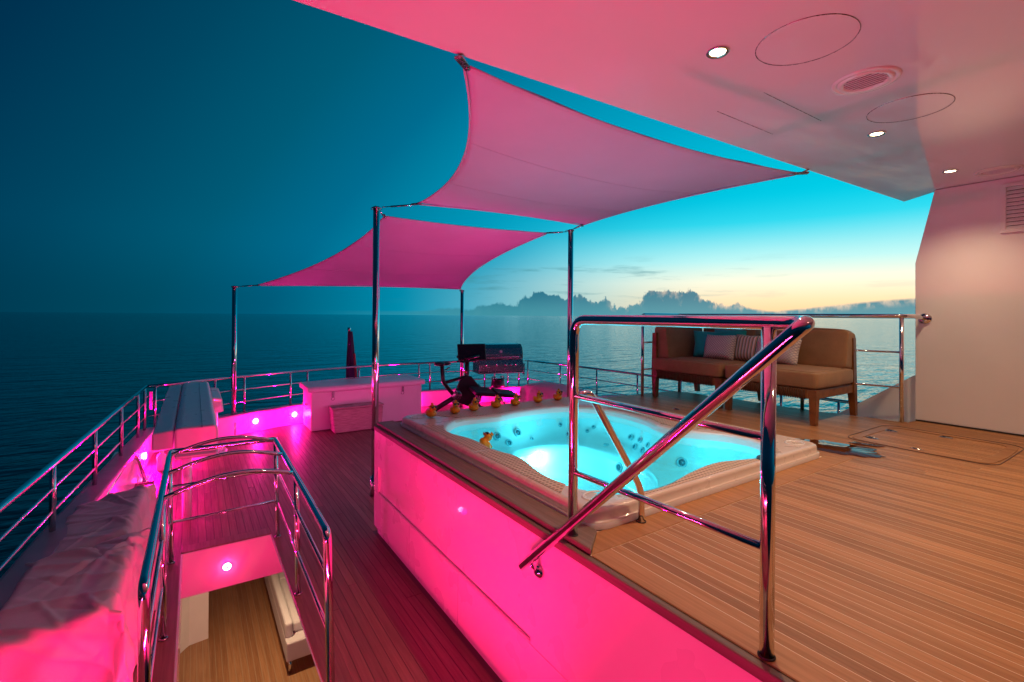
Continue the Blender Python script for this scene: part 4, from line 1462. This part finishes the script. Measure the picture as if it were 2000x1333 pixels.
# ------------------------------------------------------------------ crane at the left
cr = thing('deck_crane', (0.12, 7.93, D), 'bulky white deck crane with folded boom beside the left rail', 'crane')
MB().prism([(-0.14, -0.30), (0.185, -0.30), (0.19, -0.06), (0.165, -0.012), (-0.10, -0.012), (-0.14, -0.03)], 5.12, 8.45, axis='y', bev=0.02, segs=3).build('boom', 'boom_white', cr)
MB().prism([(-0.305, -0.20), (-0.148, -0.20), (-0.148, -0.035), (-0.30, -0.05)], 5.16, 8.45, axis='y', bev=0.016, segs=3).build('boom_side', 'boom_white', cr)
MB().prism([(0.196, -0.10), (0.31, -0.12), (0.33, -0.30), (0.19, -0.31)], 7.35, 8.40, axis='y', bev=0.02, segs=3).build('winch_housing', 'boom_white', cr)
MB().lathe([(0.17, -0.96), (0.165, -0.60), (0.17, -0.30)], (0.12, 7.93, 0), 36).build('pedestal', 'boom_white', cr)
fl = MB().lathe([(0, D + 0.035), (0.27, D + 0.035), (0.285, D + 0.025), (0.285, D + 0.002)], (0.12, 7.93, 0), 48).build('base_flange', 'boom_white', cr)
for k_ in range(16):
    a = 2 * math.pi * k_ / 16
    MB().lathe([(0, D + 0.05), (0.014, D + 0.05), (0.014, D + 0.034)], (0.12 + 0.245 * math.cos(a), 7.93 + 0.245 * math.sin(a), 0), 6, smooth=False).build('bolt', 'chrome', fl)
MB().box(0.06, 0.066, 5.117, 8.452, -0.028, -0.0085).build('seam', 'cap_paint', cr)
MB().tube([(0.20, 6.9, -0.30), (0.24, 6.95, -0.5), (0.22, 7.1, -0.72), (0.14, 7.6, -0.75)], 0.022, 12, 0.1).build('hydraulic_hose', 'rubber_black', cr)
MB().tube([(-0.05, 5.5, -0.31), (-0.05, 5.5, D + 0.01)], 0.04, 20).build('boom_rest', 'gelcoat', cr)

# gangway tubes stowed against the bulwark
gw = thing('stowed_gangway_rails', (-0.6, 6.3, D), 'pair of chrome tubes stowed along the left bulwark', 'rails')
MB().tube([(-0.74, 5.1, -0.62), (-0.655, 6.85, -0.60), (-0.62, 7.02, -0.66), (-0.55, 7.10, D + 0.01)], 0.022, 14, 0.08).build('tube', 'chrome', gw)
MB().tube([(-0.67, 5.1, -0.62), (-0.585, 6.85, -0.60), (-0.55, 6.98, -0.66), (-0.47, 7.02, D + 0.01)], 0.022, 14, 0.08).build('tube', 'chrome', gw)
MB().box(-0.56, -0.38, 6.92, 7.18, D + 0.001, D + 0.02, bev=0.006).build('foot_plate', 'chrome', gw)
MB().tube([(-0.68, 5.6, -0.63), (-0.66, 5.6, D + 0.004)], 0.015, 10).build('strut', 'chrome', gw)
bt = thing('white_bottle', (-0.33, 7.4, D), 'small white bottle standing on the deck under the crane', 'bottle')
MB().lathe([(0, D + 0.002), (0.045, D + 0.002), (0.05, D + 0.02), (0.05, D + 0.17), (0.035, D + 0.20), (0.018, D + 0.21)], (-0.33, 7.4, 0), 24).build('body', 'white_plastic', bt)
MB().lathe([(0.022, D + 0.208), (0.022, D + 0.24), (0, D + 0.242)], (-0.33, 7.4, 0), 16).build('cap', 'white_plastic', bt)
MB().tube([(-1.02, 1.9, -0.72), (-0.78, 2.58, -0.86), (-0.45, 2.62, -0.93), (-0.4, 2.62, D + 0.005)], 0.022, 14, 0.06).build('near_step_rail', 'chrome', None)
tag(bpy.data.objects['near_step_rail'], 'pink lit chrome tube at the bottom left corner below the near cover', 'handrail')

# ------------------------------------------------------------------ stern locker and basket
lk = thing('stern_locker', (2.6, 8.85, D), 'long white storage locker with overhanging lid in front of the stern rail', 'locker')
MB().box(1.63, 3.60, 8.47, 9.17, D + 0.004, -0.315, bev=0.02, segs=3).build('body', 'locker_white', lk)
MB().prism([(8.43, -0.31), (8.43, -0.255), (8.47, -0.225), (9.20, -0.215), (9.22, -0.25), (9.22, -0.31)], 1.575, 3.655, axis='x', bev=0.012, segs=3).build('lid', 'locker_white', lk)
for x_ in (1.98, 3.22):
    lt = MB().box(x_ - 0.02, x_ + 0.02, 8.452, 8.4705, -0.42, -0.325, bev=0.004).build('latch', 'steel_dark', lk)
    MB().lathe([(0.022, 0.0), (0.026, 0.004), (0.03, 0.0)], (0, 0, 0), 20).xf(Matrix.Translation((x_, 8.468, -0.445)) @ rot_to((0, -1, 0))).build('latch_ring', 'steel_dark', lt)
MB().tube([(1.627, 8.75, -0.55), (1.605, 8.75, -0.56), (1.605, 8.85, -0.56), (1.627, 8.85, -0.55)], 0.008, 8, 0.02).build('side_handle', 'steel_dark', lk)

bk = thing('wicker_basket', (2.32, 8.26, D), 'woven storage box standing in front of the white stern locker', 'basket')
MB().prism([(1.93, D + 0.004), (2.72, D + 0.004), (2.745, -0.575), (1.895, -0.575)], 8.12, 8.40, axis='y', bev=0.02, segs=3).build('body', 'basket_weave', bk)
MB().box(1.888, 2.752, 8.112, 8.408, -0.57, -0.545, bev=0.008).build('lid', 'basket_weave', bk)
MB().box(1.905, 1.9135, 8.22, 8.30, -0.66, -0.63).build('hand_hole', 'rubber_black', bk)

# ------------------------------------------------------------------ pink courtesy lights on the bulwark
PINK = (1.0, 0.0, 0.26)
PINK2 = (1.0, 0.002, 0.125)


def courtesy(q, nn, energy, label, colr=PINK, r=0.05):
    q = Vector(q); nn = Vector(nn).normalized()
    t_ = thing('courtesy_light', q, label, 'light', 'round pink courtesy lights')
    mt = Matrix.Translation(q) @ rot_to(nn)
    MB().lathe([(r * 1.0, 0.0), (r * 1.0, 0.006), (r * 0.9, 0.010), (r * 0.86, 0.006)], (0, 0, 0), 28).xf(mt).build('bezel', 'gelcoat', t_)
    MB().lathe([(r * 0.86, 0.003), (r * 0.84, 0.012), (r * 0.6, 0.022), (r * 0.25, 0.026)], (0, 0, 0), 28).xf(mt).build('lens', 'lamp_pink', t_)
    MB().lathe([(r * 0.22, 0.02), (r * 0.22, 0.032), (0, 0.034)], (0, 0, 0), 14).xf(mt).build('centre_cap', 'rubber_black', t_)
    lamp('lamp_light', 'POINT', q + nn * 0.09, colr, energy, t_, 0.035)
    return t_


def inner_point(seg_path_x, z_):
    # point and inward normal on the stern inner face at plan x
    y_ = stern_y(seg_path_x); y2 = stern_y(seg_path_x + 0.05)
    nn = Vector((y2 - y_, -0.05, 0)).normalized()
    return Vector((seg_path_x, y_, z_)), nn


for (x_, lab, e_) in ((0.86, 'lit pink round light on the stern bulwark beside the short left pole', 40), (1.50, 'lit pink round light on the stern bulwark at the end of the white locker', 40),
                      (3.80, 'pink round light on the stern bulwark behind the right end of the locker', 40), (5.2, 'pink round light on the stern bulwark behind the exercise bike', 40),
                      (6.1, 'pink round light on the stern bulwark near the right corner', 30)):
    q, nn = inner_point(x_, -0.80)
    courtesy(q, nn, e_, lab)


def side_pt(y_, z_):
    for (x0, y0), (x1, y1) in zip(INN[:4], INN[1:5]):
        if y0 <= y_ <= y1: return Vector((x0 + (x1 - x0) * (y_ - y0) / (y1 - y0), y_, z_))


courtesy(side_pt(7.55, -0.80), (1, 0, 0), 90, 'pink round light on the left bulwark under the crane')
courtesy(side_pt(5.7, -0.86), (1, 0, 0), 70, 'pink round light on the left bulwark beside the stowed tubes')
def added_led_strip(a, b, facing, energy, label, width=0.03):  # unseen strip with an area light, added for the pink wash
    a, b = Vector(a), Vector(b); f_ = Vector(facing).normalized()
    t_ = thing('added_led_strip', (a + b) / 2, label, 'light', 'added pink strip lights')
    ax = (b - a).normalized(); up_ = f_.cross(ax).normalized()
    vs_ = []
    for q in (a, b):
        for k_ in (-1, 1):
            for dd in (0.0, 0.012): vs_.append(q + up_ * width / 2 * k_ + f_ * dd)
    mb_ = MB(); mb_.add(vs_, [(0, 2, 3, 1), (4, 5, 7, 6), (0, 1, 5, 4), (2, 6, 7, 3), (1, 3, 7, 5), (0, 4, 6, 2)])
    mb_.build('housing', 'lamp_pink', t_)
    l = bpy.data.lights.new('added_strip_light', 'AREA'); l.shape = 'RECTANGLE'
    l.size = (b - a).length; l.size_y = width; l.energy = energy; l.color = PINK2 if 'aft side' not in label else PINK
    o_ = bpy.data.objects.new('added_strip_light', l); col.objects.link(o_); o_.parent = t_
    rm = Matrix((ax, up_, -f_)).transposed().to_4x4()
    if rm.determinant() < 0: rm = Matrix((ax, -up_, -f_)).transposed().to_4x4()
    o_.rotation_euler = rm.to_euler()
    o_.location = f_ * 0.02
    return t_


p0, p1 = side_pt(0.25, -0.62), side_pt(1.35, -0.62)
added_led_strip(p0 + Vector((0.01, 0, 0)), p1 + Vector((0.01, 0, 0)), (1, -0.1, 0.35), 52, 'unseen pink strip light added under the left bulwark cap beside the camera')  # added just out of view to wash the side panel pink
added_led_strip((HX0 + 0.02, HY0 + 0.004, D - 0.05), (HX1 - 0.02, HY0 + 0.004, D - 0.05), (0, 0.6, 0.8), 82, 'unseen pink strip light added along the forward edge of the stairwell')  # added out of view, throws pink up onto crane, locker and roof
added_led_strip((2.0, AFT + 0.004, -0.16), (4.6, AFT - 0.05, -0.16), (0, 1, 0.6), 40, 'unseen pink strip light added along the aft side of the spa deck')  # added behind the spa to light locker, bike and aft sail
courtesy((HX0 + 0.325, HY1 - 0.012, -1.16), (0, -1, 0), 1.6, 'lit pink round light in the aft face of the stairwell', PINK2, 0.035)

# ------------------------------------------------------------------ the deck below, seen through the stairwell
L = -3.3
lf = bpy.data.objects.new('cabin_floor', None); col.objects.link(lf); lf.location = (0, 0, L); tag(lf, kind='structure')
MB().box(-1.2, 3.0, 3.5, 10.5, L - 0.1, L - 0.0015).build('slab', 'caulk_tan', lf)
x = -0.6
while x < 2.2:
    plank(lf, x + 0.003, x + 0.062, 3.6, 10.4, L, 'teak_interior'); x += 0.065
cw = thing('cabin_wall', (-0.3, 8, L), 'white angled cabin wall below, seen through the stairwell', 'wall')
MB().prism([(0.18, 7.45), (-0.03, 7.42), (-0.17, 7.25), (-1.1, 6.1), (-1.1, 10.4), (0.18, 10.4)], L + 0.002, D - 0.385).build('wall_panel', 'wall_paint', cw)
cs = thing('cabin_sofa', (1.25, 7.3, L), 'white upholstered sofa on the deck below, seen through the stairwell', 'sofa')
MB().box(0.93, 1.62, 6.14, 8.9, L + 0.17, L + 0.40, bev=0.02, segs=3).build('base', 'pale_upholstery', cs)
MB().box(0.93, 1.02, 6.24, 8.9, L + 0.39, L + 0.58, bev=0.03, segs=3).build('backrest', 'pale_upholstery', cs)
MB().box(1.03, 1.62, 6.30, 7.45, L + 0.40, L + 0.53, bev=0.03, segs=3).build('seat_cushion', 'pale_upholstery', cs)
MB().box(1.03, 1.62, 7.46, 8.6, L + 0.40, L + 0.53, bev=0.03, segs=3).build('seat_cushion', 'pale_upholstery', cs)
for (x_, y_) in ((0.98, 6.2), (1.56, 6.2), (0.98, 8.8), (1.56, 8.8)):
    MB().tube([(x_, y_, L + 0.002), (x_, y_, L + 0.175)], 0.018, 10).build('leg', 'chrome', cs)
cl_ = thing('added_cabin_downlight', (0.75, 6.0, D - 0.4), 'unseen warm downlight added in the ceiling of the deck below', 'light')  # added out of sight to light the room under the stairwell
MB().lathe([(0, D - 0.385), (0.05, D - 0.385), (0.055, D - 0.376)], (0.75, 6.0, 0), 20).build('lens', 'lamp_warm', cl_)
lamp('lamp_light', 'SPOT', (0.75, 6.0, D - 0.42), (1.0, 0.66, 0.38), 100, cl_, 0.05, spot_size=R(160), spot_blend=1.0)

# ------------------------------------------------------------------ exercise bike
eb = thing('exercise_bike', (4.5, 8.75, D), 'black exercise bike with tilted screen at the stern', 'exercise bike')
YB = 8.75
def T(pts, r, part, mat='plastic_black', **kw): return MB().tube([(px, YB + py, D + pz) for px, py, pz in pts], r, kw.get('seg', 12), kw.get('fillet', 0.0)).build(part, mat, eb)
T([(3.95, -0.25, 0.05), (3.95, 0.25, 0.05)], 0.032, 'rear_stabiliser'); T([(5.0, -0.25, 0.05), (5.0, 0.25, 0.05)], 0.032, 'front_stabiliser')
T([(3.95, 0, 0.06), (4.45, 0, 0.30), (4.85, 0, 0.34), (5.0, 0, 0.06)], 0.05, 'main_frame', fillet=0.08)
T([(4.45, 0, 0.30), (4.18, 0, 0.62), (4.15, 0, 0.96)], 0.04, 'seat_post', fillet=0.05)
T([(4.45, 0, 0.32), (4.72, 0, 0.72), (4.72, 0, 1.05)], 0.048, 'head_tube', fillet=0.05)
T([(4.20, 0, 0.60), (4.70, 0, 0.70)], 0.034, 'cross_tube')
MB().prism([(4.36, D + 0.30), (4.52, D + 0.62), (4.66, D + 0.74), (4.80, D + 0.70), (5.06, D + 0.40), (5.02, D + 0.16), (4.80, D + 0.06), (4.45, D + 0.20)], YB - 0.075, YB - 0.03, axis='y', bev=0.015, segs=2).build('flywheel_shroud', 'plastic_black', eb)
MB().prism([(4.52, D + 1.00), (4.86, D + 1.03), (4.86, D + 1.06), (4.52, D + 1.03)], YB - 0.16, YB + 0.10, axis='y', bev=0.008, segs=1).build('tray', 'plastic_black', eb)
MB().lathe([(0, -0.03), (0.19, -0.03), (0.22, -0.018), (0.22, 0.018), (0.19, 0.03), (0, 0.03)], (0, 0, 0), 36).xf(Matrix.Translation((4.86, YB - 0.02, D + 0.34)) @ rot_to((0, -1, 0))).build('flywheel', 'plastic_black', eb)
MB().lathe([(0, -0.01), (0.10, -0.012), (0.11, 0), (0.10, 0.012), (0, 0.01)], (0, 0, 0), 28).xf(Matrix.Translation((4.46, YB - 0.07, D + 0.33)) @ rot_to((0, -1, 0))).build('crank_cover', 'steel_dark', eb)
for s__, a in ((-1, 1.9), (1, 1.9 + math.pi)):
    pe = Vector((4.46 + 0.17 * math.cos(a), YB + s__ * 0.11, D + 0.33 + 0.17 * math.sin(a)))
    MB().tube([(4.46, YB + s__ * 0.10, D + 0.33), pe], 0.014, 8).build('crank', 'steel_dark', eb)
    MB().box(pe.x - 0.05, pe.x + 0.05, pe.y + s__ * 0.06 - 0.045, pe.y + s__ * 0.06 + 0.045, pe.z - 0.014, pe.z + 0.014, bev=0.004).build('pedal', 'plastic_black', eb)
sd = MB(); sd.ball((4.10, YB, D + 0.99), (0.12, 0.085, 0.045), 3); sd.ball((4.24, YB, D + 0.985), (0.11, 0.035, 0.034), 3); sd.build('saddle', 'leather_black', eb)
T([(4.72, 0, 1.05), (4.62, -0.10, 1.08), (4.60, -0.24, 1.10), (4.86, -0.26, 1.14)], 0.024, 'handlebar', fillet=0.06); T([(4.72, 0, 1.05), (4.62, 0.10, 1.08), (4.60, 0.24, 1.10), (4.86, 0.26, 1.14)], 0.024, 'handlebar', fillet=0.06)
T([(4.74, 0, 1.03), (4.84, 0, 1.14)], 0.024, 'screen_arm')
sn = Vector((-0.30, -0.93, 0.32)).normalized()
sm = Matrix.Translation((4.80, YB - 0.06, D + 1.18)) @ Matrix.Rotation(R(-14), 4, 'Z') @ Matrix.Rotation(R(-16), 4, 'X')
scr = MB().box(-0.30, 0.30, -0.018, 0.018, -0.15, 0.20, bev=0.012, segs=3).xf(sm).build('screen', 'plastic_black', eb)
MB().box(-0.28, 0.28, -0.0205, -0.0185, -0.13, 0.18).xf(sm).build('display', 'screen_black', scr)
T([(4.20, -0.03, 0.86), (4.30, -0.05, 0.92)], 0.012, 'bottle_holder')
MB().ball((4.66, YB - 0.04, D + 0.80), (0.03, 0.03, 0.03), 2).build('resistance_knob', 'red_plastic', eb)

# weight bench
wb = thing('weight_bench', (5.15, 8.35, D), 'folded weight bench with dark pads beside the exercise bike', 'bench')
m1 = Matrix.Translation((4.87, 8.35, D + 0.43)) @ Matrix.Rotation(R(8), 4, 'Y') @ Matrix.Rotation(R(14), 4, 'X')
m2 = Matrix.Translation((5.36, 8.30, D + 0.36)) @ Matrix.Rotation(R(10), 4, 'Y') @ Matrix.Rotation(R(14), 4, 'X')
MB().box(-0.25, 0.22, -0.17, 0.17, -0.04, 0.04, bev=0.02, segs=3).xf(m1).build('seat_pad', 'leather_black', wb)
MB().box(-0.26, 0.26, -0.16, 0.16, -0.04, 0.04, bev=0.02, segs=3).xf(m2).build('back_pad', 'leather_black', wb)
MB().tube([(4.68, 8.35, D + 0.40), (5.55, 8.33, D + 0.28)], 0.025, 10).build('beam', 'white_plastic', wb)
for (x0, x1) in ((4.75, 4.62), (5.2, 5.42)):
    for s__ in (-0.16, 0.16):
        MB().tube([(x0, 8.35 + s__ * 0.3, D + 0.37), (x1, 8.35 + s__, D + 0.012)], 0.018, 10).build('leg', 'chrome', wb)
MB().tube([(5.5, 8.15, D + 0.03), (5.5, 8.5, D + 0.03)], 0.025, 10).build('foot_bar', 'plastic_black', wb)

# ------------------------------------------------------------------ grill on the stern rail
RG = R(-13)
GCX, GCY = 5.72, 9.16
gm = Matrix.Translation((GCX, GCY, 0)) @ Matrix.Rotation(RG, 4, 'Z')
bbq = thing('gas_grill', (GCX, GCY, -0.28), 'stainless gas grill with closed hood mounted on the stern rail', 'grill')
prof_h = [(-0.25, 0.03), (-0.255, 0.14), (-0.22, 0.28), (-0.12, 0.355), (0.14, 0.365), (0.20, 0.30), (0.20, 0.03)]
MB().prism([(y_, z_) for y_, z_ in prof_h], -0.50, 0.50, axis='x', bev=0.008, segs=2).xf(gm).build('hood', 'steel_dark', bbq)
for s__ in (-1, 1):
    MB().prism([(y_, z_) for y_, z_ in prof_h], s__ * 0.503, s__ * 0.52, axis='x', bev=0.004, segs=1).xf(gm).build('hood_end', 'plastic_black', bbq)
MB().prism([(-0.29, -0.24), (-0.29, -0.09), (-0.26, 0.022), (0.20, 0.022), (0.20, -0.24)], -0.52, 0.52, axis='x', bev=0.008, segs=2).xf(gm).build('firebox', 'steel_dark', bbq)
hdl = MB().tube([(-0.42, -0.262, 0.09), (-0.42, -0.315, 0.09), (0.42, -0.315, 0.09), (0.42, -0.262, 0.09)], 0.012, 10, 0.03).xf(gm).build('hood_handle', 'chrome', bbq)
for x_ in (-0.36, -0.12, 0.10, 0.22, 0.34):
    MB().lathe([(0, 0.035), (0.02, 0.035), (0.026, 0.01), (0.032, 0.0)], (0, 0, 0), 18).xf(gm @ Matrix.Translation((x_, -0.287, -0.09)) @ rot_to((0, -1, 0.15))).build('control_knob', 'chrome', bbq)
MB().box(-0.53, 0.53, -0.30, 0.21, -0.275, -0.243, bev=0.006).xf(gm).build('drip_tray', 'steel_dark', bbq)
MB().lathe([(0, 0.004), (0.03, 0.004), (0.034, 0.0)], (0, 0, 0), 20).xf(gm @ Matrix.Translation((0.0, -0.243, 0.20)) @ rot_to((0, -1, 0.25))).build('thermometer', 'white_plastic', bbq)
for x_ in (-0.02, 0.30):
    MB().tube([(x_, 0.10, -0.245), (x_, 0.14, -0.64)], 0.016, 10).xf(gm).build('support_post', 'chrome', bbq)
pt = thing('black_carry_bin', (5.78, 9.22, -0.64), 'black bin with triangular handles standing on the stern bulwark under the grill', 'bin')
mb = MB(); n_ = 20
pm = Matrix.Translation((5.80, 9.26, -0.638))
mb.lathe([(0, 0.0), (0.16, 0.0), (0.15, 0.05), (0.135, 0.17), (0.125, 0.175), (0.12, 0.05), (0, 0.05)], (0, 0, 0), 24, sx=1.15, sy=0.8).xf(pm).build('tub', 'plastic_black', pt)
for s__ in (-1, 1):
    MB().tube([(s__ * 0.15, 0, 0.16), (s__ * 0.16, 0, 0.24), (s__ * 0.07, 0, 0.24), (s__ * 0.12, 0, 0.16)], 0.010, 8, 0.02).xf(pm).build('handle', 'plastic_black', pt)

# furled ensign
fg = thing('furled_flag', (2.73, 9.72, -0.64), 'furled dark blue and red flag on a staff at the stern', 'flag')
MB().tube([(2.60, 9.68, -0.64), (2.58, 9.74, 0.70)], 0.022, 12).build('staff', 'sofa_wood', fg)
MB().lathe([(0.028, 0.68), (0.032, 0.70), (0.032, 0.735), (0.0, 0.74)], (2.58, 9.74, 0), 16).build('finial', 'chrome', fg)
def folds(cx, cy, z0, z1, r0, r1, amp, part, mat, squash=0.7, turn=0.0):
    vs_, fs_ = [], []
    NU, NV = 36, 22
    for i in range(NV + 1):
        u = i / NV; z_ = z0 + (z1 - z0) * u
        rad = r0 + (r1 - r0) * u
        for j in range(NU):
            a = 2 * math.pi * j / NU
            rr_ = rad * (1 + amp * math.sin(5 * a + 3 * u + turn) + 0.5 * amp * math.sin(9 * a - 4 * u))
            vs_.append((cx + rr_ * math.cos(a) - 0.02 * u, cy + rr_ * math.sin(a) * squash + 0.05 * u, z_))
    for i in range(NV):
        for j in range(NU):
            fs_.append((i * NU + j, i * NU + (j + 1) % NU, (i + 1) * NU + (j + 1) % NU, (i + 1) * NU + j))
    mb_ = MB(); mb_.add(vs_, fs_, True); mb_.build(part, mat, fg)
folds(2.61, 9.66, -0.60, 0.66, 0.115, 0.04, 0.16, 'flag_cloth', 'flag_navy')
folds(2.68, 9.63, -0.60, 0.22, 0.06, 0.025, 0.14, 'flag_fold', 'flag_red', 0.8, 1.2)

# rail-mounted hooks at the corners
def hook(x, y, label):
    t_ = thing('rail_fitting', (x, y, -0.35), label, 'fitting', 'vertical handles at the rail corners')
    MB().box(x - 0.022, x + 0.022, y - 0.015, y + 0.015, -0.36, -0.10, bev=0.006).build('plate', 'steel_dark', t_)
    MB().tube([(x - 0.02, y, -0.16), (x - 0.06, y - 0.01, -0.18)], 0.010, 8).build('arm', 'chrome', t_)
hook(-0.50, 8.37, 'small vertical chrome fitting at the left rail corner')
hook(6.36, 9.03, 'small vertical chrome fitting at the right rail corner beside the grill')

# ------------------------------------------------------------------ deck fittings, hatch outline and puddles
def deck_eye(x, y, r, label):
    o_ = thing('deck_fitting', (x, y, 0), label, 'fitting', 'oval metal fittings in the teak')
    MB().lathe([(0, 0.0075), (r * 0.55, 0.0075), (r * 0.6, 0.004), (r * 0.8, 0.004), (r, 0.001)], (x, y, 0), 24, sx=0.55).build('plate', 'steel_dark', o_)
    MB().box(x - r * 0.1, x + r * 0.1, y - r * 0.45, y + r * 0.45, 0.0072, 0.010, bev=0.001, segs=1).build('bar', 'rubber_black', o_)
for (x_, y_, lab) in ((5.165, 1.651, 'flush metal deck fitting nearest the rail post by the wall'), (4.718, 1.638, 'flush metal deck fitting beside the big puddle'), (4.608, 1.311, 'flush metal deck fitting inside the near edge of the deck hatch'),
                      (5.282, 1.305, 'flush metal deck fitting inside the hatch close to the wall'), (4.35, 3.30, 'flush metal deck fitting in front of the sofa legs'), (5.15, 3.35, 'flush metal deck fitting in the shade under the sofa')):
    deck_eye(x_, y_, 0.05, lab)

dh = thing('deck_hatch', (4.95, 1.3, 0), 'rounded rectangular flush teak hatch in the upper deck beside the wall', 'hatch')
HP = rrect(4.52, 5.42, 0.86, 1.77, 0.12)
def ring_strip(poly, w_, z_, part, mat, par):
    n_ = len(poly); c_ = sum(poly, Vector((0, 0))) / n_
    vs_, fs_ = [], []
    for q in poly:
        dd = (q - c_).normalized()
        vs_ += [(q.x, q.y, z_), (q.x + dd.x * w_, q.y + dd.y * w_, z_)]
    for i in range(n_):
        j = (i + 1) % n_
        fs_.append((2 * i, 2 * i + 1, 2 * j + 1, 2 * j))
    mb_ = MB(); mb_.add(vs_, fs_); o_ = mb_.build(part, mat, par)
    md = o_.modifiers.new('thick', 'SOLIDIFY'); md.thickness = 0.003; md.offset = -1
ring_strip(HP, 0.006, 0.0045, 'gasket', 'caulk_mid', dh)
ring_strip(rrect(4.60, 5.34, 0.94, 1.69, 0.08), 0.07, 0.0042, 'frame_board', 'teak_warm', dh)


def puddle(cx, cy, rx, ry, rz, seedv, label):
    N = 72
    vs_, fs_ = [(cx, cy, 0.0058)], []
    for k_ in range(2):
        for i in range(N):
            a = 2 * math.pi * i / N
            f_ = 1 + 0.45 * noise.noise(Vector((math.cos(a) * 1.4 + seedv, math.sin(a) * 1.4, seedv))) + 0.18 * noise.noise(Vector((math.cos(a) * 5 + seedv, math.sin(a) * 5, seedv + 3)))
            f_ *= (0.97 if k_ == 0 else 1.0)
            x_, y_ = rx * f_ * math.cos(a), ry * f_ * math.sin(a)
            vs_.append((cx + x_ * math.cos(rz) - y_ * math.sin(rz), cy + x_ * math.sin(rz) + y_ * math.cos(rz), 0.0058 if k_ == 0 else 0.0030))
    fs_ += [(0, 1 + i, 1 + (i + 1) % N) for i in range(N)]
    fs_ += [(1 + i, 1 + N + i, 1 + N + (i + 1) % N, 1 + (i + 1) % N) for i in range(N)]
    mb_ = MB(); mb_.add(vs_, fs_, True)
    return tag(mb_.build('puddle', 'puddle_water'), label, 'puddle', 'puddles on the upper deck')


puddle(4.12, 1.70, 0.19, 0.30, R(8), 1.3, 'largest dark puddle on the teak at the right corner of the spa')
puddle(4.42, 1.58, 0.05, 0.11, R(20), 3.1, 'small puddle beside the deck fitting near the hatch')
